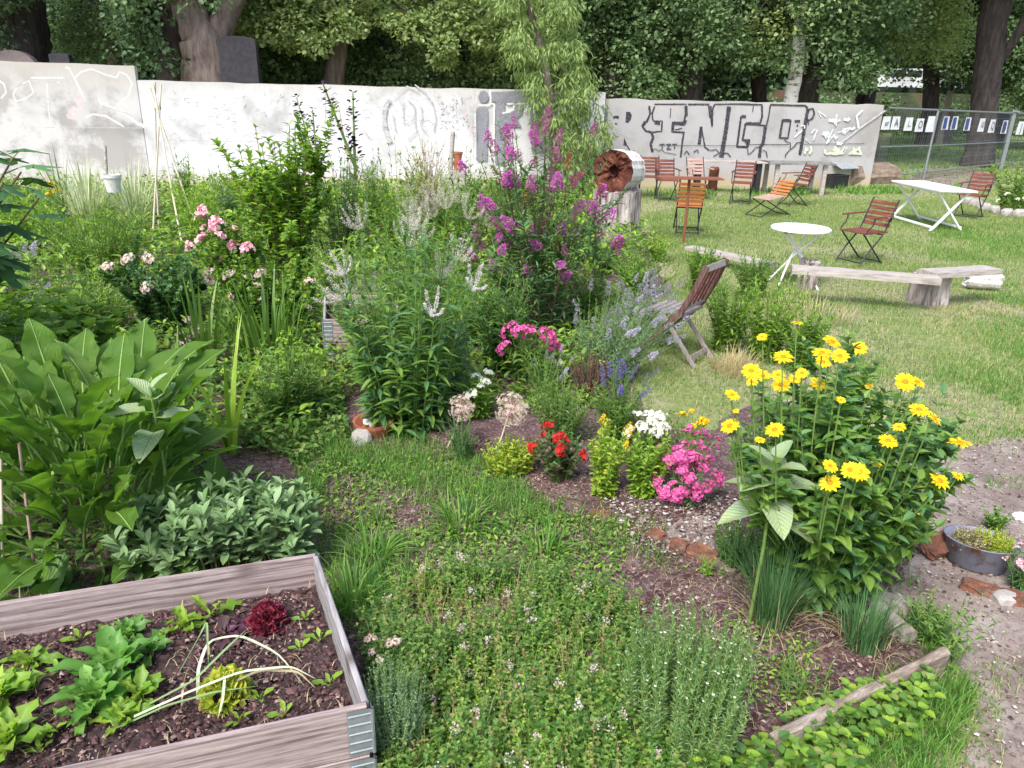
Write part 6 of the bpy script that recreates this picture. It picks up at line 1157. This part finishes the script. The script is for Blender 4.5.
for i, (x, y, L, n, mt, lb) in enumerate([(118, 672, .17, 16, 'g_salad', 'largest leafy salad plant in the middle left of the bed'), (128, 640, .12, 11, 'g_salad', 'leafy salad plant against the far board behind the largest one'), (100, 700, .15, 13, 'g_salad', 'leafy salad plant in front of the largest one'), (140, 700, .12, 10, 'g_lime', 'salad plant between the largest one and the curly green lettuce'), (185, 628, .10, 6, 'g_lime', 'light salad plant near the far board centre'), (212, 618, .15, 3, 'g_lime', 'single upright chicory leaf touching the far board'), (0, 700, .14, 14, 'g_lime', 'finely cut salad plant at the left edge of the picture'), (8, 745, .14, 12, 'g_lime', 'nearest finely cut salad plant in the lower left corner'), (148, 655, .11, 8, 'g_salad', 'salad plant just right of the largest one'), (85, 718, .10, 8, 'g_salad', 'salad plant close to the front board left of the leek'), (120, 725, .09, 7, 'g_lime', 'low salad plant at the front board below the leek tips'), (30, 668, .09, 7, 'g_lime', 'small salad plant near the left end of the far board')]):
    rosette('salad_plant', lb, x, y, L * 1.1, int(n * 1.5), mt, wav=.03, W=.38,  group='salad plants in the raised bed')
for i, (x, y, lb) in enumerate([(18, 660, 'tiny seedling near the left end of the far board'), (80, 640, 'feathery seedling standing close to the far board'), (58, 672, 'oak leaf seedling left of the largest salad plant'), (35, 690, 'pale seedling between the two left salad plants'), (70, 700, 'seedling just left of the front salad plant'), (50, 735, 'seedling near the front board on the left'), (40, 752, 'nearest left seedling by the front board'), (305, 620, 'seedling in the far right corner of the bed'), (320, 640, 'small seedling against the right board'), (300, 650, 'flat seedling right of the red lettuce'), (260, 700, 'seedling right of the curly green lettuce'), (285, 715, 'tiny seedling right near the front board'), (240, 722, 'seedling at the front board below the curly lettuce'), (330, 685, 'lone seedling low beside the right board')]):
    rosette('lettuce_seedling', lb, x, y, .06, 5, 'g_lime', W=.4, group='seedlings in the raised bed', K=5, cols=3, z=.262, wav=.006)
# leek with bent leaves
b = bedpt(198, 700); t = thing('leek', 'flopped leek with long bent yellowing leaves across the bed', 'leek', b)
for pts, w_, mt in [([(0, 0, 0), (-.01, .05, .08), (.0, .13, .13), (.1, .15, .14), (.24, .11, .10), (.34, .04, .03)], .018, 'variegated'), ([(0, 0, 0), (.08, 0, .05), (.2, .04, .09), (.32, .05, .08), (.38, .03, .03)], .02, 'straw'), ([(-.16, -.1, .02), (0, -.04, .07), (.15, .01, .11), (.3, .05, .1), (.38, .04, .06)], .018, 'variegated'), ([(-.14, -.05, .02), (0, 0, .08), (.08, .08, .14), (.13, .14, .17)], .016, 'g_sage'), ([(-.1, .1, .02), (-.02, .12, .16), (.0, .14, .2), (.03, .04, .08)], .014, 'g_sage'), ([(-.2, -.14, .01), (-.06, -.08, .05), (.08, -.04, .07), (.2, 0, .06)], .014, 'g_sage'), ([(.1, .0, .1), (.11, -.06, .06), (.1, -.09, .01)], .014, 'variegated'), ([(-.02, .0, .12), (-.04, .0, .06), (-.03, -.06, .01)], .012, 'straw')]:
    p = np.array(pts, float); w_ = w_ * .62; k = np.linspace(0, len(p) - 1, 22); c = np.stack([np.interp(k, range(len(p)), p[:, j]) for j in range(3)], 1); c[1:-1] = (c[:-2] + c[1:-1] * 2 + c[2:]) / 4; T_ = nrm(np.gradient(c, axis=0)); sd_ = nrm(np.cross(T_, [0, 0, 1.0])); wd = w_ / 2 * np.minimum(1, (1.02 - np.linspace(0, 1, 22)) * 3)[:, None]
    V = np.concatenate([c - sd_ * wd + [0, 0, .004], c, c + sd_ * wd + [0, 0, .004]]); g = G(); g.add(V, [[i + 22 * r, i + 1 + 22 * r, i + 1 + 22 * (r + 1), i + 22 * (r + 1)] for r in range(2) for i in range(21)]); g.build('leaf', mt, t, True)

# ================================================================ STUFF : ground cover, grass, crumbs
def xyz(x, y, z=0): return np.stack([x, y, np.full(len(x), z) if np.isscalar(z) else z], 1)
def cover(name, poly, dens, T, size, h, mats, thr=None, seed=5, el=(0, 60), stems=True, per=1):
    a = np.array(poly); A = np.prod(a.max(0) - a.min(0)); x, y = sample(poly, int(A * dens)); 
    if thr is not None: k = vnoise(x, y, 3.2, seed) > thr; x, y = x[k], y[k]
    g = G(); n = len(x); z = rng.random(n) ** .8 * h * (1 + .4 * vnoise(x, y, 5, seed + 3)); z = np.clip(z, .01, None); d = rdir(n, *el)
    for mi in range(len(mats)):
        k = rng.integers(0, len(mats), n) == mi
        scatter(g, T, xyz(x, y, z)[k], d[k], (0, 0, 1), (size * rng.uniform(.6, 1.3, n))[k], mi)
    if stems: k = rng.random(n) < .25; tubes(g, np.stack([xyz(x, y, -.01)[k], xyz(x, y, z)[k]], 1), .0015, None, 3, len(mats)); mats = mats + ['stem']
    return tag(g.build(name, mats), kind='stuff')
cover('ground_cover', pxpoly([(-250, 200), (600, 197), (640, 240), (660, 262), (560, 300), (-250, 300)]), 420, T_OV, .10, .42, ['g_mid', 'g_lime', 'g_straggle', 'g_lime'], None, 5)
cover('ground_cover', pxpoly([(-250, 300), (560, 300), (640, 300), (640, 350), (600, 392), (350, 400), (300, 450), (-250, 560)]), 1300, T_OV, .065, .22, ['g_mid', 'g_straggle', 'g_lime'], -.7, 6)
cover('ground_cover', pxpoly([(-200, 480), (150, 470), (320, 490), (300, 560), (-200, 640)]), 1500, T_OV, .045, .1, ['g_mid', 'g_straggle'], -.6, 7)
cover('ground_ivy', pxpoly([(235, 400), (340, 385), (350, 440), (300, 470), (240, 450)]), 5000, T_ROUND, .03, .1, ['g_mid', 'g_straggle'], -.5, 8)
cover('bed_edge_plants', pxpoly([(400, 395), (480, 385), (560, 400), (600, 395), (600, 410), (500, 420), (400, 420)]), 3500, T_OV, .035, .1, ['g_mid', 'g_lime'], -.1, 8)
# oregano patch : stems with small leaves
def patch_stems(name, poly, dens, H, nodes, ls, mats, T=T_OV, thr=None, seed=3, tilt=.25, fl=None, hfield=None):
    a = np.array(poly); A = np.prod(a.max(0) - a.min(0)); x, y = sample(poly, int(A * dens))
    if thr is not None: k = vnoise(x, y, 4, seed) > thr; x, y = x[k], y[k]
    n = len(x); h = H * rng.uniform(.4, 1.1, n) * (1 + .55 * vnoise(x, y, 8, seed + 1)); tip = np.stack([rng.normal(0, tilt, n) * h, rng.normal(0, tilt, n) * h, h], 1); b = xyz(x, y, 0); g = G(); t = np.linspace(0, 1, 4)[None, :, None]; pa = b[:, None] + tip[:, None] * t; tubes(g, pa, .0012, .0008, 3, len(mats))
    u = np.linspace(.25, 1, nodes)[None] + 0 * h[:, None]; pos = b[:, None] + tip[:, None] * u[..., None]; az = np.arange(nodes)[None] * 1.57 + rng.random((n, 1)) * 6; mi_ = rng.integers(0, len(mats), n)
    for q in (0, math.pi):
        aa = az + q + rng.normal(0, .3, az.shape); e = rng.uniform(0, .8, az.shape); d = np.stack([np.cos(aa) * np.cos(e), np.sin(aa) * np.cos(e), np.sin(e)], -1)
        for mi in range(len(mats)):
            k = mi_ == mi; scatter(g, T, pos[k].reshape(-1, 3), d[k].reshape(-1, 3), (0, 0, 1), (ls * rng.uniform(.6, 1.2, az.shape) * (1.15 - .5 * u))[k].ravel(), mi)
    if fl: k = rng.random(n) < fl[1]; c = np.repeat((b + tip)[k], 26, 0); scatter(g, T_WIDE, c + rng.normal(0, .009, c.shape), rdir(len(c), 0, 90), (0, 0, 1), .008, len(mats) + 1)
    return tag(g.build(name, list(mats) + ['stem', fl[0] if fl else 'f_white']), kind='stuff')
T_S = leafT(.72, 2, .15, .15, 'ovate')
oreg = pxpoly([(372, 645), (400, 600), (470, 580), (560, 590), (620, 612), (645, 650), (640, 700), (700, 760), (700, 860), (350, 860), (375, 700)])
patch_stems('oregano_patch', oreg, 1700, .19, 7, .032, ['g_straggle', 'g_mid', 'g_straggle'], T_S, -.42, 12, fl=('f_oregano', .03))
patch_stems('oregano_patch', pxpoly([(560, 590), (640, 600), (660, 640), (620, 660), (570, 640)]), 600, .12, 6, .025, ['g_mid', 'g_straggle'], T_S, -.2, 13)
patch_stems('oregano_patch', oreg, 420, .23, 8, .02, ['g_olive', 'g_lime'], T_S, -.1, 44, fl=('f_oregano', .03))
g = G(); x, y = sample(oreg, 800); blades(g, xyz(x, y, .0), rng.uniform(.1, .26, len(x)), .0028, rng.uniform(.1, .7, len(x)), K=3, bend=.3); tag(g.build('dry_stems', 'straw'), kind='stuff')
g = G(); x, y = sample(oreg, 1100); blades(g, xyz(x, y, .0), rng.uniform(.12, .3, len(x)), .005, rng.uniform(.2, .8, len(x)), K=4, bend=.5); tag(g.build('grass_tufts', 'grass_lush'), kind='stuff')
cover('clover_patch', pxpoly([(740, 770), (800, 728), (880, 700), (920, 690), (930, 720), (860, 800), (700, 860), (690, 790)]), 6500, T_ROUND, .036, .12, ['g_mid', 'g_lime', 'g_straggle'], -.7, 14, el=(-10, 30))
cover('weed_leaves', pxpoly([(280, 440), (400, 420), (560, 490), (640, 540), (600, 600), (400, 620), (320, 540)]), 4200, T_OV, .026, .06, ['g_lime', 'g_mid', 'g_straggle'], .02, 15)
cover('weed_leaves', pxpoly([(620, 560), (740, 580), (860, 620), (900, 660), (780, 740), (700, 640)]), 2600, T_OV, .022, .05, ['g_lime', 'g_straggle'], .25, 16)
cover('weed_leaves', pxpoly([(560, 400), (700, 410), (740, 470), (720, 510), (600, 500), (540, 470)]), 2200, T_OV, .022, .05, ['g_mid', 'g_straggle'], .05, 17)
# grass : lawn, lush tufts, far meadow
def grass(name, poly, dens, h, w_, mat, thr=None, seed=2, ns=3.0, lean=.6, K=2, z=0, y0=0):
    a = np.array(poly); A = np.prod(a.max(0) - a.min(0)); x, y = sample(poly, int(A * dens))
    if thr is not None: k = vnoise(x, y, ns, seed) + .25 * rng.normal(0, 1, len(x)) > thr; x, y = x[k], y[k]
    n = len(x); g = G(); hs = h * rng.uniform(.4, 1.15, n) * (1 + .35 * vnoise(x, y, 2.3, seed + 9)); blades(g, xyz(x, y, z), hs, w_ * rng.uniform(.7, 1.3, n), rng.uniform(.1, lean * 1.4, n).clip(0, .9), K=K)
    if not n: print('EMPTY', name, poly[0]); return
    return tag(g.build(name, mat), kind='stuff')
lawn1 = pxpoly([(720, 345), (690, 300), (660, 250), (645, 215), (700, 200), (1100, 200), (1200, 320), (1200, 450), (1000, 445), (930, 460), (890, 430), (810, 365)])
grass('lawn_grass', lawn1, 3200, .055, .006, 'grassy', -.35, 2, 1.4, K=1)
grass('lawn_grass', lawn1, 1400, .07, .006, 'grassy', .25, 21, 1.6, K=2)
lawn2 = pxpoly([(600, 190), (1150, 186), (1200, 215), (1200, 260), (680, 260)])
grass('lawn_grass', pxpoly([(800, 300), (1100, 290), (1200, 440), (940, 440), (880, 400)]), 2600, .085, .005, 'grass_lush', .12, 31, 2.2, K=2)
grass('lawn_grass', pxpoly([(800, 300), (1100, 290), (1200, 440), (940, 450), (880, 420)]), 2200, .04, .005, 'straw', .35, 32, 1.8, K=1)
grass('lawn_grass', lawn2, 800, .06, .012, 'grassy', None, 3, K=1)
grass('lawn_grass', pxpoly([(640, 192), (885, 188), (960, 186), (960, 194), (640, 198)]), 500, .22, .02, 'grass_lush', .1, 4, K=2)
grass('lawn_grass', pxpoly([(668, 255), (700, 250), (760, 345), (880, 430), (890, 470), (800, 400), (745, 400), (720, 432), (650, 430), (628, 400), (640, 345), (660, 300)]), 3800, .06, .0045, 'grassy', -.4, 5)
grass('lawn_grass', pxpoly([(930, 225), (1100, 225), (1100, 262), (930, 262)]), 1100, .09, .009, 'grass_lush', -.1, 6)
far = pxpoly([(880, 184), (890, 140), (1300, 140), (1300, 186)]); grass('meadow_grass', far, 90, .12, .035, 'grass_lush', None, 7, K=1)
far = pxpoly([(890, 140), (895, 124), (1200, 126), (1300, 140)]); grass('meadow_grass', far, 22, .16, .08, 'grass_lush', None, 7, K=1)
for i, (poly, d, h, m_, th) in enumerate([([(290, 440), (400, 425), (520, 480), (560, 520), (480, 560), (420, 600), (330, 640), (310, 560)], 7000, .11, 'grass_lush', -.08),
        ([(300, 430), (420, 440), (520, 490), (560, 540), (440, 500), (330, 470)], 7000, .14, 'grass_lush', -.1), ([(330, 540), (380, 520), (420, 560), (400, 640), (350, 640)], 3000, .17, 'grass_lush', -.2),
        ([(480, 490), (640, 510), (700, 560), (740, 600), (600, 560), (500, 540)], 5000, .08, 'grass_lush', .0), ([(840, 700), (960, 630), (985, 680), (950, 780), (880, 860), (820, 820)], 6000, .10, 'grass_lush', .0),
        ([(860, 700), (950, 650), (975, 700), (920, 790), (860, 800)], 8000, .12, 'grass_lush', -.1), ([(880, 560), (930, 600), (960, 650), (900, 650)], 5000, .11, 'grass_lush', -.2),
        ([(980, 480), (1030, 478), (1030, 492), (985, 492)], 5000, .05, 'grass_lush', -.5), ([(900, 560), (950, 540), (985, 600), (1040, 660), (1020, 700), (950, 660)], 1600, .06, 'grassy', .15), ([(950, 440), (1060, 430), (1080, 520), (960, 520)], 1500, .05, 'grassy', .2), ([(930, 690), (1000, 660), (1005, 780), (900, 800), (880, 760)], 7000, .05, 'grassy', -.5), ([(1000, 680), (1060, 640), (1060, 760), (1010, 740)], 5000, .05, 'grassy', -.2), ([(940, 590), (1024, 640), (1024, 660), (940, 610)], 1200, .05, 'grassy', .3)]):
    grass('grass_tufts', pxpoly(poly), d, h, .0045, m_, th, 30 + i, 6.0, K=3)
for i, (x, y, ty, w_, n, lb) in enumerate([(350, 610, 545, 80, 130, 'bright arching grass tuft beside the far corner of the near raised bed'), (372, 565, 515, 70, 110, 'bright arching grass tuft farther up the earth path'), (460, 530, 488, 90, 130, 'lush grass tuft in the middle of the earth path'), (400, 785, 720, 60, 30, 'coarse long bladed grass at the bed corner in the foreground'), (590, 790, 705, 80, 26, 'coarse long bladed grass in front of the oregano patch'), (545, 560, 515, 70, 90, 'grass tuft left of the pale earth spot'), (310, 500, 462, 60, 60, 'grass tuft touching the sage')]):
    tuft('grass_clump', lb, 'grass', x, y, ty, w_, n, .009, .8, 'grass_lush', K=6, r0=.45, bend=.55)
# crumbs and chips on bare soil, dry litter on the path
def crumbs(name, poly, dens, size, mats, z=.012, flat=.5):
    a = np.array(poly); A = np.prod(a.max(0) - a.min(0)); x, y = sample(poly, int(A * dens)); n = len(x); g = G(); T = (np.array([[-.5, -.3, 0], [.4, -.5, 0], [.5, .35, 0], [-.35, .5, 0], [0, 0, .55], [.05, 0, -.3]], float), np.array([[0, 1, 4], [1, 2, 4], [2, 3, 4], [3, 0, 4], [1, 0, 5], [2, 1, 5], [3, 2, 5], [0, 3, 5]]))
    mi_ = rng.integers(0, len(mats), n); s = size * np.exp(rng.normal(0, .7, n)).clip(0, 3); d = rdir(n, -15, 15)
    for mi in range(len(mats)): k = mi_ == mi; scatter(g, T, xyz(x, y, z)[k], d[k], (0, 0, 1), np.stack([s * .8, s * 1.2, s * .7], 1)[k], mi)
    return tag(g.build(name, mats), kind='stuff')
M['crumb1'] = m_leaf('soil_crumb', [(.045, .024, .024), (.09, .048, .048), (.15, .09, .085)], 0, .95, .1); M['crumb2'] = m_leaf('wood_chip', [(.15, .09, .08), (.25, .17, .15), (.40, .32, .29)], 0, .9, .1); M['crumb3'] = m_leaf('grey_grit', [(.2, .175, .16), (.33, .30, .28), (.5, .48, .45)], 0, .9, .1)
soilp = pxpoly([(330, 440), (430, 420), (560, 470), (720, 510), (760, 590), (900, 600), (930, 640), (790, 730), (600, 760), (400, 700), (320, 620)])
crumbs('soil_clods', soilp, 260, .016, ['crumb1', 'crumb1'], .016); crumbs('soil_crumbs', soilp, 4200, .007, ['crumb1', 'crumb1', 'crumb2'], .024); crumbs('path_grit', footp, 1500, .006, ['crumb3', 'crumb2', 'crumb1'], .018); crumbs('path_grit', pxpoly([(600, 500), (740, 500), (745, 560), (640, 560)]), 5000, .007, ['crumb3', 'crumb1'], .034)
BW = float(np.linalg.norm((cB - cA)[:2])); bp = [(np.array([cA[0], cA[1]]) + (u * EX + v * EY)[:2]) for u, v in ((.03, .03), (1.7, .03), (1.7, BW - .03), (.03, BW - .03))]
crumbs('bed_clods', bp, 500, .014, ['crumb1'], .262); crumbs('bed_crumbs', bp, 8000, .0065, ['crumb1', 'crumb1', 'crumb1', 'crumb1', 'crumb1', 'crumb2'], .262)
g = G(); x, y = sample(bp, 600); n = len(x); blades(g, xyz(x, y, .27), rng.uniform(.02, .07, n), .003, np.full(n, .9), K=2, bend=.5); tag(g.build('dry_straw', 'straw'), kind='stuff')
g = G(); x, y = sample(soilp, 4000); n = len(x); blades(g, xyz(x, y, .02), rng.uniform(.03, .1, n), .0025, np.full(n, .92), K=2, bend=.6); tag(g.build('dry_straw', 'straw'), kind='stuff')

b, H, m = HT(690, 790, 735); t = thing('dock_plant', 'round dark leaves low under the pale upright herb', 'plant', b); bigleaves(t, 10, .17, .8, .16, 'v_dock', el=(10, 45), wav=.02, droop=.25, shape='heart', pet=.35, fold=.12)
hp('weed_clump', 'leafy weeds filling the corner behind the concrete edging end', 'weed', 925, 640, 600, 60, n=30, T=T_LAN, ls=.05, nodes=9, mat='g_straggle', mat2='g_mid')
hp('weed_clump', 'small weeds on the soil beneath the right chive clump', 'weed', 800, 690, 660, 70, n=16, T=T_LAN2, ls=.05, nodes=6, mat='g_straggle', r0=.9)
hp('weed_clump', 'leafy weeds between the left brick and the bronze leaved plant', 'weed', 545, 520, 500, 60, n=26, T=T_OV, ls=.035, nodes=7, mat='g_mid', r0=.9)
